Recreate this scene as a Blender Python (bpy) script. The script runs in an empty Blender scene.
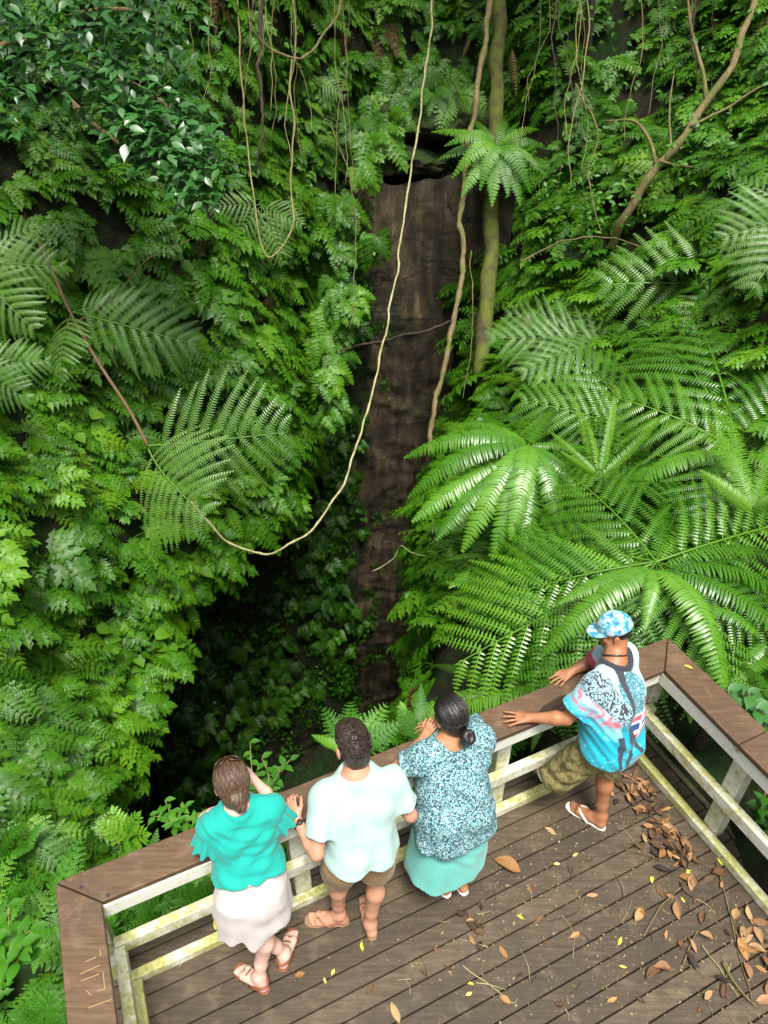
import bpy, math, random
import numpy as np
from mathutils import Vector, Matrix
from mathutils.bvhtree import BVHTree
from mathutils import noise as mnoise

random.seed(7)
RNG = np.random.default_rng(11)
SC = bpy.context.scene
COL = SC.collection
F_PX, PITCH, CAM_H = 705.0, math.radians(36.5), 4.85
SP, CP = math.sin(PITCH), math.cos(PITCH)
V3 = lambda *a: np.array(a, float)


def nrm(v):
    v = np.asarray(v, float)
    return v / max(np.linalg.norm(v), 1e-9)


def ray(px, py):
    u = (px - 384) / F_PX
    v = (py - 512) / F_PX
    return V3(u, CP - v * SP, -(SP + v * CP))      # per unit of depth along the camera axis


def at(px, py, depth):
    return V3(0, 0, CAM_H) + ray(px, py) * depth


def on_z(px, py, z):
    r = ray(px, py)
    return V3(0, 0, CAM_H) + r * ((z - CAM_H) / r[2])


def project(P):
    P = np.atleast_2d(P)
    d = P - V3(0, 0, CAM_H)
    fw = d[:, 1] * CP - d[:, 2] * SP
    v = -d[:, 2] * CP - d[:, 1] * SP
    fs = np.where(fw > .1, fw, .1)
    return 384 + F_PX * d[:, 0] / fs, 512 + F_PX * v / fs, fw


# deck frame: t along the front rail, n outwards over the pit, z up
DA = on_z(55.6, 882.3, 1.05) * V3(1, 1, 0)
EX = V3(.9079, .41918, 0)
EN = V3(-.41918, .9079, 0)


def D(t, n, z=0.0):
    return DA + EX * t + EN * n + V3(0, 0, z)


def d2w(a):
    a = np.asarray(a, float)
    return DA + a[..., 0:1] * EX + a[..., 1:2] * EN + a[..., 2:3] * V3(0, 0, 1)


# ------------------------------------------------------------------ mesh helpers
def mesh_from(name, verts, faces, smooth=True, attrs=None):
    """faces: list of lists, or one (N,3) / (N,4) int array"""
    me = bpy.data.meshes.new(name)
    verts = np.asarray(verts, np.float32)
    if isinstance(faces, np.ndarray):
        n, k = faces.shape
        me.vertices.add(len(verts))
        me.vertices.foreach_set('co', verts.ravel())
        me.loops.add(n * k)
        me.loops.foreach_set('vertex_index', faces.astype(np.int32).ravel())
        me.polygons.add(n)
        me.polygons.foreach_set('loop_start', np.arange(0, n * k, k, dtype=np.int32))
        me.polygons.foreach_set('loop_total', np.full(n, k, np.int32))
        me.update(calc_edges=True)
    else:
        me.from_pydata([tuple(v) for v in verts.tolist()], [], faces)
        me.update()
    me.polygons.foreach_set('use_smooth', np.full(len(me.polygons), bool(smooth)))
    for an, av in (attrs or {}).items():
        av = np.asarray(av, np.float32)
        if av.ndim == 1:
            a = me.attributes.new(an, 'FLOAT', 'POINT')
            a.data.foreach_set('value', av)
        else:
            a = me.attributes.new(an, 'FLOAT_COLOR', 'POINT')
            if av.shape[1] == 3:
                av = np.concatenate([av, np.ones((len(av), 1), np.float32)], 1)
            a.data.foreach_set('color', av.ravel())
    return me


def link(name, me, mat, parent=None):
    o = bpy.data.objects.new(name, me)
    COL.objects.link(o)
    if mat is not None and len(me.materials) == 0:
        me.materials.append(mat)
    if parent is not None:
        o.parent = parent
    return o


def mk(name, verts, faces, mat, parent=None, origin=None, smooth=True, attrs=None):
    """verts in world space; the object sits at origin (or at its parent's base)"""
    verts = np.asarray(verts, float)
    org = np.zeros(3)
    if parent is not None:
        org = np.array(parent.location)
        if parent.parent is not None:
            org = org + np.array(parent.parent.location)
    elif origin is not None:
        org = np.asarray(origin, float)
    o = link(name, mesh_from(name, verts - org, faces, smooth, attrs), mat, parent)
    if parent is None and origin is not None:
        o.location = org
    return o


def empty(name, loc):
    o = bpy.data.objects.new(name, None)
    COL.objects.link(o)
    o.location = loc
    o.empty_display_size = .1
    return o


def tag(o, label=None, cat=None, group=None, kind=None):
    if label: o['label'] = label
    if cat: o['category'] = cat
    if group: o['group'] = group
    if kind: o['kind'] = kind
    return o


class MB:
    def __init__(s):
        s.v, s.f, s.n, s.a = [], [], 0, []

    def add(s, verts, faces, tint=.5):
        verts = np.asarray(verts, float)
        s.v.append(verts)
        s.f += [[i + s.n for i in f] for f in faces]
        s.n += len(verts)
        s.a.append(np.full(len(verts), tint))

    def box(s, c, ax, ay, az, tint=.5, bev=.004):
        """box centred on c with half-extent vectors ax, ay, az and small chamfers"""
        c = np.asarray(c, float)
        la, lb, lc = [np.linalg.norm(q) for q in (ax, ay, az)]
        ua, ub, uc = ax / la, ay / lb, az / lc
        vs, key = [], {}
        for sx in (-1, 1):
            for sy in (-1, 1):
                for sz in (-1, 1):
                    for k in range(3):
                        d = [bev, bev, bev]
                        d[k] = 0
                        key[(sx, sy, sz, k)] = len(vs)
                        vs.append(c + ua * sx * (la - d[0]) + ub * sy * (lb - d[1]) + uc * sz * (lc - d[2]))
        fs = []
        for k in range(3):
            i, j = (k + 1) % 3, (k + 2) % 3
            for sg in (-1, 1):
                q = []
                for (a, b) in ((-1, -1), (1, -1), (1, 1), (-1, 1)):
                    t = [0, 0, 0]
                    t[k], t[i], t[j] = sg, a, b
                    q.append(key[(t[0], t[1], t[2], k)])
                fs.append(q if sg > 0 else q[::-1])
        for k in range(3):                                   # edge chamfers
            i, j = (k + 1) % 3, (k + 2) % 3
            for si in (-1, 1):
                for sj in (-1, 1):
                    t0 = [0, 0, 0]; t1 = [0, 0, 0]
                    t0[k], t0[i], t0[j] = -1, si, sj
                    t1[k], t1[i], t1[j] = 1, si, sj
                    q = [key[(*t0, i)], key[(*t1, i)], key[(*t1, j)], key[(*t0, j)]]
                    fs.append(q if si * sj < 0 else q[::-1])
        for sx in (-1, 1):
            for sy in (-1, 1):
                for sz in (-1, 1):
                    q = [key[(sx, sy, sz, 0)], key[(sx, sy, sz, 1)], key[(sx, sy, sz, 2)]]
                    fs.append(q if sx * sy * sz > 0 else q[::-1])
        s.add(vs, fs, tint)

    def tube(s, pts, rad, sides=6, tint=.5, cap=True):
        pts = np.asarray(pts, float)
        n = len(pts)
        rad = np.full(n, rad) if np.isscalar(rad) else np.asarray(rad, float)
        tan = np.gradient(pts, axis=0)
        u = None
        vs = []
        for i in range(n):
            t = nrm(tan[i])
            if u is None:
                u = np.cross(t, V3(0, 0, 1) if abs(t[2]) < .9 else V3(1, 0, 0))
            u = nrm(u - t * (u @ t))
            w = np.cross(t, u)
            for k in range(sides):
                a = 2 * math.pi * k / sides
                vs.append(pts[i] + rad[i] * (math.cos(a) * u + math.sin(a) * w))
        fs = []
        for i in range(n - 1):
            for k in range(sides):
                a, b = i * sides + k, i * sides + (k + 1) % sides
                fs.append([a, b, b + sides, a + sides])
        if cap:
            fs.append(list(range(sides))[::-1])
            fs.append([(n - 1) * sides + k for k in range(sides)])
        s.add(vs, fs, tint)

    def prism(s, poly, z0, z1, tint=.5):
        """poly: world xy points, extruded from z0 to z1"""
        n = len(poly)
        vs = [V3(p[0], p[1], z0) for p in poly] + [V3(p[0], p[1], z1) for p in poly]
        fs = [list(range(n))[::-1], list(range(n, 2 * n))]
        fs += [[i, (i + 1) % n, n + (i + 1) % n, n + i] for i in range(n)]
        s.add(vs, fs, tint)

    def build(s, name, mat, parent=None, origin=None, smooth=False):
        return mk(name, np.concatenate(s.v), s.f, mat, parent, origin, smooth, {'tint': np.concatenate(s.a)})


def spline(pts, n):
    """Catmull-Rom through pts, n samples"""
    P = np.asarray(pts, float)
    P = np.concatenate([[2 * P[0] - P[1]], P, [2 * P[-1] - P[-2]]])
    m = len(P) - 3
    out = []
    for q in np.linspace(0, m - 1e-6, n):
        i = int(q)
        t = q - i
        a, b, c, d = P[i:i + 4]
        out.append(.5 * (2 * b + (c - a) * t + (2 * a - 5 * b + 4 * c - d) * t * t + (3 * b - a - 3 * c + d) * t ** 3))
    return np.array(out)


# ------------------------------------------------------------------ materials
class NT:
    def __init__(s, name):
        s.m = bpy.data.materials.new(name)
        s.m.use_nodes = True
        s.t = s.m.node_tree
        s.b = s.t.nodes['Principled BSDF']
        s.out = s.t.nodes['Material Output']

    def n(s, typ, **kw):
        nd = s.t.nodes.new(typ)
        for k, v in kw.items():
            if k in nd.inputs: nd.inputs[k].default_value = v
            else: setattr(nd, k, v)
        return nd

    def l(s, a, b):
        s.t.links.new(a, b)

    def coord(s, scale=(1, 1, 1), rot=(0, 0, 0), kind='Object'):
        tc = s.n('ShaderNodeTexCoord')
        mp = s.n('ShaderNodeMapping')
        mp.inputs['Scale'].default_value = scale
        mp.inputs['Rotation'].default_value = rot
        s.l(tc.outputs[kind], mp.inputs['Vector'])
        return mp.outputs['Vector']

    def noise(s, vec, scale, detail=4, rough=.6):
        nd = s.n('ShaderNodeTexNoise')
        nd.inputs['Scale'].default_value = scale
        nd.inputs['Detail'].default_value = detail
        nd.inputs['Roughness'].default_value = rough
        s.l(vec, nd.inputs['Vector'])
        return nd.outputs['Fac']

    def ramp(s, fac, stops, interp='LINEAR'):
        r = s.n('ShaderNodeValToRGB')
        r.color_ramp.interpolation = interp
        while len(r.color_ramp.elements) < len(stops):
            r.color_ramp.elements.new(.5)
        for e, (p, c) in zip(r.color_ramp.elements, stops):
            e.position = p
            e.color = (*c, 1) if not np.isscalar(c) else (c, c, c, 1)
        s.l(fac, r.inputs['Fac'])
        return r.outputs['Color']

    def mix(s, fac, a, b, mode='MIX'):
        m = s.n('ShaderNodeMix', data_type='RGBA', blend_type=mode)
        for sock, val in ((m.inputs[0], fac), (m.inputs[6], a), (m.inputs[7], b)):
            if isinstance(val, bpy.types.NodeSocket): s.l(val, sock)
            elif np.isscalar(val): sock.default_value = val
            else: sock.default_value = (*val, 1)
        return m.outputs[2]

    def attr(s, name, out='Fac'):
        a = s.n('ShaderNodeAttribute', attribute_name=name)
        return a.outputs[out]

    def bump(s, h, strength=.3, dist=.01):
        b = s.n('ShaderNodeBump')
        b.inputs['Strength'].default_value = strength
        b.inputs['Distance'].default_value = dist
        s.l(h, b.inputs['Height'])
        s.l(b.outputs['Normal'], s.b.inputs['Normal'])

    def col(s, c, rough=.6, spec=.5):
        if isinstance(c, bpy.types.NodeSocket): s.l(c, s.b.inputs['Base Color'])
        else: s.b.inputs['Base Color'].default_value = (*c, 1)
        if isinstance(rough, bpy.types.NodeSocket): s.l(rough, s.b.inputs['Roughness'])
        else: s.b.inputs['Roughness'].default_value = rough
        s.b.inputs['Specular IOR Level'].default_value = spec
        return s


def leaf_mat(name, dark, mid, light, rough=.4, trans=.28, spec=.5, patch=1.5):
    """leaf colour varies by frond (tint), by plant (object random) and by patch of ground"""
    t = NT(name)
    oi = t.n('ShaderNodeObjectInfo')
    geo = t.n('ShaderNodeNewGeometry')
    nz = t.noise(geo.outputs['Position'], patch, 2)
    add = t.n('ShaderNodeMath', operation='ADD')
    t.l(t.attr('tint'), add.inputs[0])
    t.l(oi.outputs['Random'], add.inputs[1])
    a2 = t.n('ShaderNodeMath', operation='ADD')
    t.l(add.outputs[0], a2.inputs[0])
    t.l(nz, a2.inputs[1])
    a3 = t.n('ShaderNodeMath', operation='MULTIPLY_ADD')
    t.l(a2.outputs[0], a3.inputs[0])
    a3.inputs[1].default_value = .36
    a3.inputs[2].default_value = -.02
    c = t.ramp(a3.outputs[0], [(.12, dark), (.5, mid), (.85, light)])
    t.col(c, rough, spec)
    tr = t.n('ShaderNodeBsdfTranslucent')
    bright = t.mix(1.0, c, (1.1, 1.5, .5), 'MULTIPLY')
    t.l(bright, tr.inputs['Color'])
    ms = t.n('ShaderNodeMixShader')
    ms.inputs[0].default_value = trans
    t.l(t.b.outputs[0], ms.inputs[1])
    t.l(tr.outputs[0], ms.inputs[2])
    t.l(ms.outputs[0], t.out.inputs['Surface'])
    return t.m


def plain(name, c, rough=.6, spec=.4, bump=None):
    t = NT(name)
    t.col(c, rough, spec)
    if bump:
        t.bump(t.noise(t.coord(), bump[0], 4), bump[1], .004)
    return t.m


M = {}
M['fern_wall'] = leaf_mat('fern_wall', (.010, .042, .0015), (.040, .135, .004), (.105, .240, .009), .45, .18, .3)
M['fern_far'] = leaf_mat('fern_far', (.012, .044, .0015), (.050, .140, .004), (.120, .250, .009), .45, .18, .3)
M['fern_bright'] = leaf_mat('fern_bright', (.014, .075, .003), (.042, .165, .006), (.125, .300, .016), .48, .26, .35)
M['fern_yellow'] = leaf_mat('fern_yellow', (.055, .17, .006), (.095, .24, .010), (.17, .33, .02), .45, .28)
M['fern_tree'] = leaf_mat('fern_tree', (.020, .088, .004), (.052, .165, .008), (.120, .275, .020), .32, .17, .55)
M['fern_pale'] = leaf_mat('fern_pale', (.040, .120, .018), (.080, .185, .030), (.140, .265, .050), .38, .2, .55)
M['leaf_gloss'] = leaf_mat('leaf_gloss', (.018, .085, .012), (.032, .130, .020), (.065, .190, .035), .38, .18, .9)
M['leaf_small'] = leaf_mat('leaf_small', (.014, .065, .004), (.038, .140, .008), (.105, .260, .020), .45, .28, .35)


def wood_bark(name, c1, c2, moss=None, mfac=(.45, .62)):
    t = NT(name)
    v = t.coord((1, 1, .25))
    n1 = t.noise(v, 22, 6, .7)
    c = t.ramp(n1, [(.3, c1), (.7, c2)])
    if moss:
        n2 = t.noise(t.coord(), 5, 5, .65)
        c = t.mix(t.ramp(n2, [(mfac[0], 0.), (mfac[1], 1.)]), c, moss)
    t.col(c, .85, .25)
    t.bump(n1, .6, .02)
    return t.m


M['bark_moss'] = wood_bark('bark_moss', (.028, .022, .013), (.085, .065, .034), (.085, .105, .015), (.38, .56))
M['bark_dark'] = wood_bark('bark_dark', (.02, .016, .012), (.07, .05, .035))
M['bark_tan'] = wood_bark('bark_tan', (.09, .065, .030), (.22, .165, .085), (.10, .11, .03), (.48, .62))
M['vine_pale'] = wood_bark('vine_pale', (.20, .18, .085), (.44, .40, .22), (.17, .18, .06), (.52, .66))
M['vine_green'] = wood_bark('vine_green', (.13, .12, .045), (.27, .25, .10))
M['rachis'] = plain('rachis', (.16, .24, .05), .5)
M['stem_brown'] = plain('stem_brown', (.10, .06, .03), .7)
M['dry_frond'] = leaf_mat('dry_frond', (.06, .04, .018), (.13, .085, .035), (.22, .15, .06), .7, .2, .2)


def m_terrain():
    t = NT('jungle_soil')
    v = t.coord()
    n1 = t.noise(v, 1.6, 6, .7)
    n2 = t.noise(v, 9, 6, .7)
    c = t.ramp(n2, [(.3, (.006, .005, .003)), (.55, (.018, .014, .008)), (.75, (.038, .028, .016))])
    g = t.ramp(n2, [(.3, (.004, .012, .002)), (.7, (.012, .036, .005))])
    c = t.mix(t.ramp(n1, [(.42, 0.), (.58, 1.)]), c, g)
    t.col(c, .9, .2)
    t.bump(n2, .8, .06)
    return t.m


def m_rock(moss=.0):
    t = NT('wet_rock')
    v = t.coord((1, 1, .16))
    n1 = t.noise(v, 5.5, 7, .68)           # vertical water streaks
    v2 = t.coord()
    n2 = t.noise(v2, 2.1, 7, .7)
    n3 = t.noise(v2, 34, 7, .78)
    c = t.ramp(n1, [(.34, (.012, .009, .005)), (.47, (.055, .038, .018)), (.58, (.115, .080, .038)), (.72, (.24, .18, .095))])
    c = t.mix(t.ramp(n2, [(.34, .8), (.52, 0.)]), c, (.022, .016, .010))
    c = t.mix(t.ramp(n3, [(.46, 0.), (.7, .8)]), c, (.012, .010, .007))
    sx = t.n('ShaderNodeSeparateXYZ')
    t.l(v2, sx.inputs[0])
    grn = t.noise(v2, 1.3, 6, .7)
    c = t.mix(t.ramp(grn, [(.52, 0.), (.66, .7)]), c, (.028, .045, .012))
    if moss:
        geo = t.n('ShaderNodeNewGeometry')
        sz = t.n('ShaderNodeSeparateXYZ')
        t.l(geo.outputs['Normal'], sz.inputs[0])
        ms = t.n('ShaderNodeMath', operation='MULTIPLY_ADD')
        t.l(n3, ms.inputs[0]); ms.inputs[1].default_value = .8
        t.l(sz.outputs['Z'], ms.inputs[2])
        c = t.mix(t.ramp(ms.outputs[0], [(.35, 0.), (.75, moss)]), c, (.030, .075, .008))
    # fissures
    vv = t.coord((.35, .35, 1.1), (0, .35, 0))
    vo = t.n('ShaderNodeTexVoronoi', feature='DISTANCE_TO_EDGE')
    vo.inputs['Scale'].default_value = .9
    w = t.n('ShaderNodeVectorMath', operation='ADD')
    nn = t.n('ShaderNodeTexNoise')
    nn.inputs['Scale'].default_value = 2.5
    nn.inputs['Detail'].default_value = 5
    t.l(vv, nn.inputs['Vector'])
    t.l(vv, w.inputs[0])
    t.l(nn.outputs['Color'], w.inputs[1])
    t.l(w.outputs[0], vo.inputs['Vector'])
    crack = t.ramp(vo.outputs['Distance'], [(0., 1.), (.022, 0.)])
    c = t.mix(crack, c, (.006, .005, .004))
    rg = t.ramp(n2, [(.35, .35), (.65, .75)])
    t.col(c, rg, .4)
    h = t.n('ShaderNodeMath', operation='MULTIPLY_ADD')
    t.l(n3, h.inputs[0]); h.inputs[1].default_value = .6
    t.l(n1, h.inputs[2])
    t.bump(h.outputs[0], 1.0, .08)
    return t.m


def m_board(name, ca, cb, cc, ang, dirt=(.03, .024, .016), rough=.62):
    """weathered painted or oiled board: grain runs along the rotated x axis"""
    t = NT(name)
    v = t.coord((1.2, 14, 14), (0, 0, -ang))
    n1 = t.noise(v, 3.2, 6, .65)
    v2 = t.coord()
    n2 = t.noise(v2, 2.4, 6, .7)
    n3 = t.noise(v2, 42, 4, .7)
    c = t.ramp(n1, [(.3, ca), (.52, cb), (.75, cc)])
    tn = t.ramp(t.attr('tint'), [(0., .62), (1., 1.3)])
    c = t.mix(1.0, c, tn, 'MULTIPLY')
    c = t.mix(t.ramp(n2, [(.44, 0.), (.64, .8)]), c, dirt)
    n4 = t.noise(v2, 7, 5, .7)
    c = t.mix(t.ramp(n4, [(.54, 0.), (.66, .35)]), c, tuple(min(1, x * 1.5) for x in cc))
    c = t.mix(t.ramp(n3, [(.63, 0.), (.74, .5)]), c, tuple(min(1, x * 1.9) for x in cc))
    t.col(c, rough, .35)
    t.bump(n1, .35, .006)
    return t.m


def m_white():
    t = NT('white_paint')
    v = t.coord()
    n1 = t.noise(v, 3.3, 6, .72)
    n2 = t.noise(v, 20, 6, .75)
    n3 = t.noise(v, 48, 5, .7)
    geo = t.n('ShaderNodeNewGeometry')
    sx = t.n('ShaderNodeSeparateXYZ')
    t.l(geo.outputs['Normal'], sx.inputs[0])
    sp = t.n('ShaderNodeSeparateXYZ')
    t.l(geo.outputs['Position'], sp.inputs[0])
    # lichen grows on the ledges and on the low rails
    low = t.ramp(sp.outputs['Z'], [(.05, 1.), (.7, .38), (.92, .0)])
    a = t.n('ShaderNodeMath', operation='MULTIPLY_ADD')
    t.l(n2, a.inputs[0]); a.inputs[1].default_value = .7
    t.l(n1, a.inputs[2])
    b = t.n('ShaderNodeMath', operation='MULTIPLY_ADD')
    t.l(low, b.inputs[0]); b.inputs[1].default_value = .22
    t.l(a.outputs[0], b.inputs[2])
    u = t.n('ShaderNodeMath', operation='MULTIPLY_ADD')
    t.l(sx.outputs['Z'], u.inputs[0]); u.inputs[1].default_value = .09
    t.l(b.outputs[0], u.inputs[2])
    lich = t.ramp(u.outputs[0], [(.0, 0.), (.93, 0.), (1.0, 1.)])
    u2 = t.n('ShaderNodeMath', operation='MULTIPLY_ADD')
    t.l(u.outputs[0], u2.inputs[0]); u2.inputs[1].default_value = .8; u2.inputs[2].default_value = .0
    lich = t.ramp(u2.outputs[0], [(.72, 0.), (.90, .9)])
    lc = t.ramp(n3, [(.35, (.20, .20, .035)), (.6, (.42, .41, .10)), (.75, (.58, .56, .30))])
    c = t.mix(lich, (.66, .66, .58), lc)
    chip = t.ramp(n1, [(.62, 0.), (.66, 1.)])
    chip2 = t.mix(1.0, chip, t.ramp(n3, [(.48, 0.), (.55, 1.)]), 'MULTIPLY')
    c = t.mix(chip2, c, (.16, .10, .06))
    t.col(c, .6, .35)
    t.bump(n2, .3, .004)
    return t.m


ANG = math.atan2(EX[1], EX[0])
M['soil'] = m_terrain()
M['rock'] = m_rock()
M['rock_moss'] = m_rock(.95)
M['deck'] = m_board('deck_boards', (.040, .028, .017), (.070, .050, .031), (.108, .080, .052), ANG, (.036, .028, .019))
M['cap_f'] = m_board('cap_wood_front', (.062, .035, .018), (.098, .058, .031), (.140, .090, .052), ANG, (.07, .045, .028))
M['cap_s'] = m_board('cap_wood_side', (.062, .035, .018), (.098, .058, .031), (.140, .090, .052), ANG + math.pi / 2, (.07, .045, .028))
M['beam'] = m_board('edge_beam', (.04, .03, .02), (.075, .058, .038), (.12, .095, .06), ANG, (.06, .065, .02))
M['white'] = m_white()
M['scratch'] = plain('scratched_wood', (.30, .20, .09), .8)
M['metal_dark'] = plain('metal_dark', (.03, .03, .03), .4)
# ------------------------------------------------------------------ deck and railing
W3 = 3.96                       # inner face of the right-hand cap
TL = 4.20
BACK = -3.2
deck = MB()
pitch, bw = .125, .118
n = .0 - .03
i = 0
while n > BACK:
    a = RNG.normal(0, .001)
    deck.box(D(TL / 2, n - bw / 2, -.02 + RNG.normal(0, .0012)), EX * (TL / 2 - .03), EN * bw / 2, V3(0, 0, .02), RNG.uniform(.1, .9), .004)
    n -= pitch
    i += 1
deck_o = tag(empty('viewing_deck', D(TL / 2, -1.5, 0)), 'weathered brown plank viewing deck the four people stand on', 'deck')
deck.build('deck_planks', M['deck'], deck_o)
jo = MB()
for t in np.linspace(.15, TL - .15, 8):
    jo.box(D(t, (BACK) / 2 - .02, -.12), EX * .03, EN * (-BACK / 2 - .06), V3(0, 0, .075))
jo.build('joists', M['beam'], deck_o)
ed = MB()
ed.box(D(TL / 2, -.004, -.09), EX * (TL / 2 + .02), EN * .022, V3(0, 0, .10))
ed.build('edge_beam', M['beam'], deck_o)
for t in (-.0, TL):
    e = MB()
    e.box(D(t, BACK / 2 - .03, -.09), EX * .022, EN * (-BACK / 2 - .01), V3(0, 0, .10))
    e.build('edge_beam', M['beam'], deck_o)
for t in (.3, 2.1, 3.9):
    for nn in (-.25, -2.6):
        e = MB()
        e.box(D(t, nn, -.75), EX * .07, EN * .07, V3(0, 0, .55))
        e.build('support_post', M['beam'], deck_o)

rail = tag(empty('deck_railing', D(TL / 2, -.1, 0)), 'white painted deck railing with wide brown cap the people lean on', 'railing')
CW, CT, CZ = .215, .042, 1.05


def cap(name, poly, mat, tint):
    m = MB()
    m.prism([D(*p) for p in poly], CZ - CT, CZ, tint)
    o = m.build(name, mat, rail)
    b = o.modifiers.new('bev', 'BEVEL')
    b.width = .006
    b.segments = 2
    return o


g = .0025
cap_front = cap('cap_board', [(0 + g, 0), (TL - g, 0), (TL - .24 - g, -CW - .015), (CW - .005 + g, -CW + .01)], M['cap_f'], .55)
cap_left = cap('cap_board', [(-g, -.004), (CW - .005 - g, -CW + .006), (CW - .02, BACK), (-.01, BACK)], M['cap_s'], .62)
cap('cap_board', [(TL + g, -.004), (TL + .0, -.888), (TL - .245, -.888), (TL - .24 + g, -CW - .019)], M['cap_s'], .45)
cap('cap_board', [(TL + .0, -.893), (TL + .0, BACK), (TL - .245, BACK), (TL - .245, -.893)], M['cap_s'], .5)
# worn scratches on the left-hand cap board
sc = MB()
for (x0, y0, x1, y1) in ((85, 962, 96, 957), (80, 974, 100, 965), (81, 981, 99, 974), (103, 972, 105, 989), (105, 989, 97, 991), (86, 990, 91, 995),
                         (88, 1008, 112, 999), (100, 949, 101, 956)):
    p, q = on_z(x0, y0, CZ + .0012), on_z(x1, y1, CZ + .0012)
    d = nrm(q - p)
    s_ = np.cross(V3(0, 0, 1), d) * .0020
    sc.box((p + q) / 2, (q - p) / 2, s_, V3(0, 0, .0015), .5, .0006)
sc.build('scratch_mark', M['scratch'], cap_left)
# bolt heads at the mitre
for (x, y) in ((81, 887), (108, 895)):
    bo = MB()
    p = on_z(x, y, CZ + .002)
    a = np.linspace(0, 2 * math.pi, 11)[:-1]
    bo.prism([p + V3(math.cos(k) * .010, math.sin(k) * .010, 0) for k in a], CZ - .001, CZ + .004)
    bo.build('bolt_head', M['metal_dark'], cap_front)

IN = -.195                       # rail plane (inner face) of the front run


def front_rail(z0, z1, name, th=.055, e0=.21, e1=TL - .245, nn=IN):
    m = MB()
    m.box(D((e0 + e1) / 2, nn + th / 2, (z0 + z1) / 2), EX * (e1 - e0) / 2, EN * th / 2, V3(0, 0, (z1 - z0) / 2), .5, .005)
    return m.build(name, M['white'], rail)


def side_rail(z0, z1, name, t, th=.055, n0=-.2, n1=BACK):
    m = MB()
    m.box(D(t, (n0 + n1) / 2, (z0 + z1) / 2), EX * th / 2, EN * (n0 - n1) / 2, V3(0, 0, (z1 - z0) / 2), .5, .005)
    return m.build(name, M['white'], rail)


front_rail(.895, 1.005, 'top_rail', .045, .17, TL - .2, -.212)
front_rail(.43, .53, 'middle_rail', .06, .16, TL - .12)
front_rail(.004, .078, 'bottom_rail', .06, .155, TL - .12)
side_rail(.895, 1.005, 'top_rail', .166, .045, -.216)
side_rail(.43, .53, 'middle_rail', .184, .06, -.2)
side_rail(.004, .078, 'bottom_rail', .186, .06, -.2)
side_rail(.895, 1.005, 'top_rail', TL - .215, .045, -.216)
side_rail(.43, .53, 'middle_rail', TL - .205, .06, -.2)
side_rail(.004, .078, 'bottom_rail', TL - .203, .06, -.2)


def post(t, n, w=.055):
    m = MB()
    m.box(D(t, n, .505), EX * w, EN * w, V3(0, 0, .502), .5, .006)
    m.build('post', M['white'], rail)


post(1.28, -.075); post(2.76, -.075); post(.10, -.075, .045); post(TL - .085, -.075, .05)
for n_ in (-.92, -2.1):
    post(TL - .115, n_)
for n_ in (-1.35, -2.7):
    post(.095, n_)

# ------------------------------------------------------------------ ground, pit and rock
CEN = V3(-1.0, 7.2, 0)
# rim point (x, y) at z = -1, then (outward offset, z) five times
RIM = [
    ((-2.75, 2.6), ((.4, -.75), (1.5, -.6), (4, -.4), (8, 0), (14, 1.))),
    ((-3.6, 4.2), ((.6, -.1), (1.1, 1.2), (2.0, 3.4), (3.2, 6.5), (7, 10))),
    ((-3.5, 6.0), ((.55, .3), (1.2, 1.8), (2.0, 4), (3.0, 7.), (7, 11))),
    ((-2.8, 8.0), ((.5, .4), (1.1, 1.8), (2.0, 4), (3.0, 7.), (7, 11))),
    ((-1.75, 9.9), ((.4, .4), (1.0, 1.9), (1.9, 4), (3.0, 7.), (7, 11))),
    ((-1.15, 12.0), ((.2, .6), (.6, 1.9), (1.6, 3.8), (3.0, 6.8), (7, 11))),
    ((0.0, 12.9), ((.15, .6), (.45, 2.2), (1.5, 3.5), (3.0, 6.2), (7, 10.5))),
    ((.95, 12.9), ((.15, .6), (.5, 2.2), (1.6, 3.5), (3.0, 6.2), (7, 10.5))),
    ((1.4, 11.0), ((.3, .1), (.9, 1.2), (1.8, 2.8), (3.4, 5.6), (8, 10))),
    ((.85, 8.7), ((.5, -.2), (1.8, .8), (3.2, 2.2), (5.0, 4.6), (9, 9))),
    ((.62, 6.6), ((.5, -.4), (1.8, .15), (3.6, 1.3), (6, 3.6), (10, 7.5))),
    ((.55, 5.2), ((.4, -.6), (1.6, -.4), (3.6, .2), (6, 2.), (10, 5))),
    ((.10, 4.15), ((.25, -.75), (1.2, -.75), (4, -.7), (8, -.3), (14, .5))),
    ((-1.35, 3.0), ((.25, -.75), (1.2, -.72), (4, -.7), (8, -.5), (14, 0.))),
]
NS, NRSUB = 220, 6


def loft():
    K = len(RIM)
    rows = []
    ctl = np.zeros((K, 11, 3))
    for k, (p, prof) in enumerate(RIM):
        p = V3(p[0], p[1], 0)
        d = p - CEN
        rad = nrm(d)
        lip = {1: -.7, 2: -.35, 3: -.22, 4: -.2, 5: -.1}.get(k)
        if lip is None: low = [(-.9, -10.9), (-.35, -8.), (-.1, -4), (-.03, -2.3), (0, -1)]
        else: low = [(.7, -10.9), (1.3, -7.5), (.75, -3.9), (lip, -2.35), (0, -1)]          # undercut below the lip
        full = [(-np.linalg.norm(d) * .999, -11.2)] + low + list(prof)
        for j, (o, z) in enumerate(full):
            ctl[k, j] = p + rad * o + V3(0, 0, z)
    # periodic Catmull-Rom round the rim
    out = []
    for q in np.linspace(0, K, NS, endpoint=False):
        i = int(q); t = q - i
        a, b, c, d = (ctl[(i + j) % K] for j in (-1, 0, 1, 2))
        out.append(.5 * (2 * b + (c - a) * t + (2 * a - 5 * b + 4 * c - d) * t * t + (3 * b - a - 3 * c + d) * t ** 3))
    out = np.array(out)                                   # NS, 11, 3
    fine = np.array([spline(r, 10 * NRSUB + 1) for r in out])
    return fine


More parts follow.
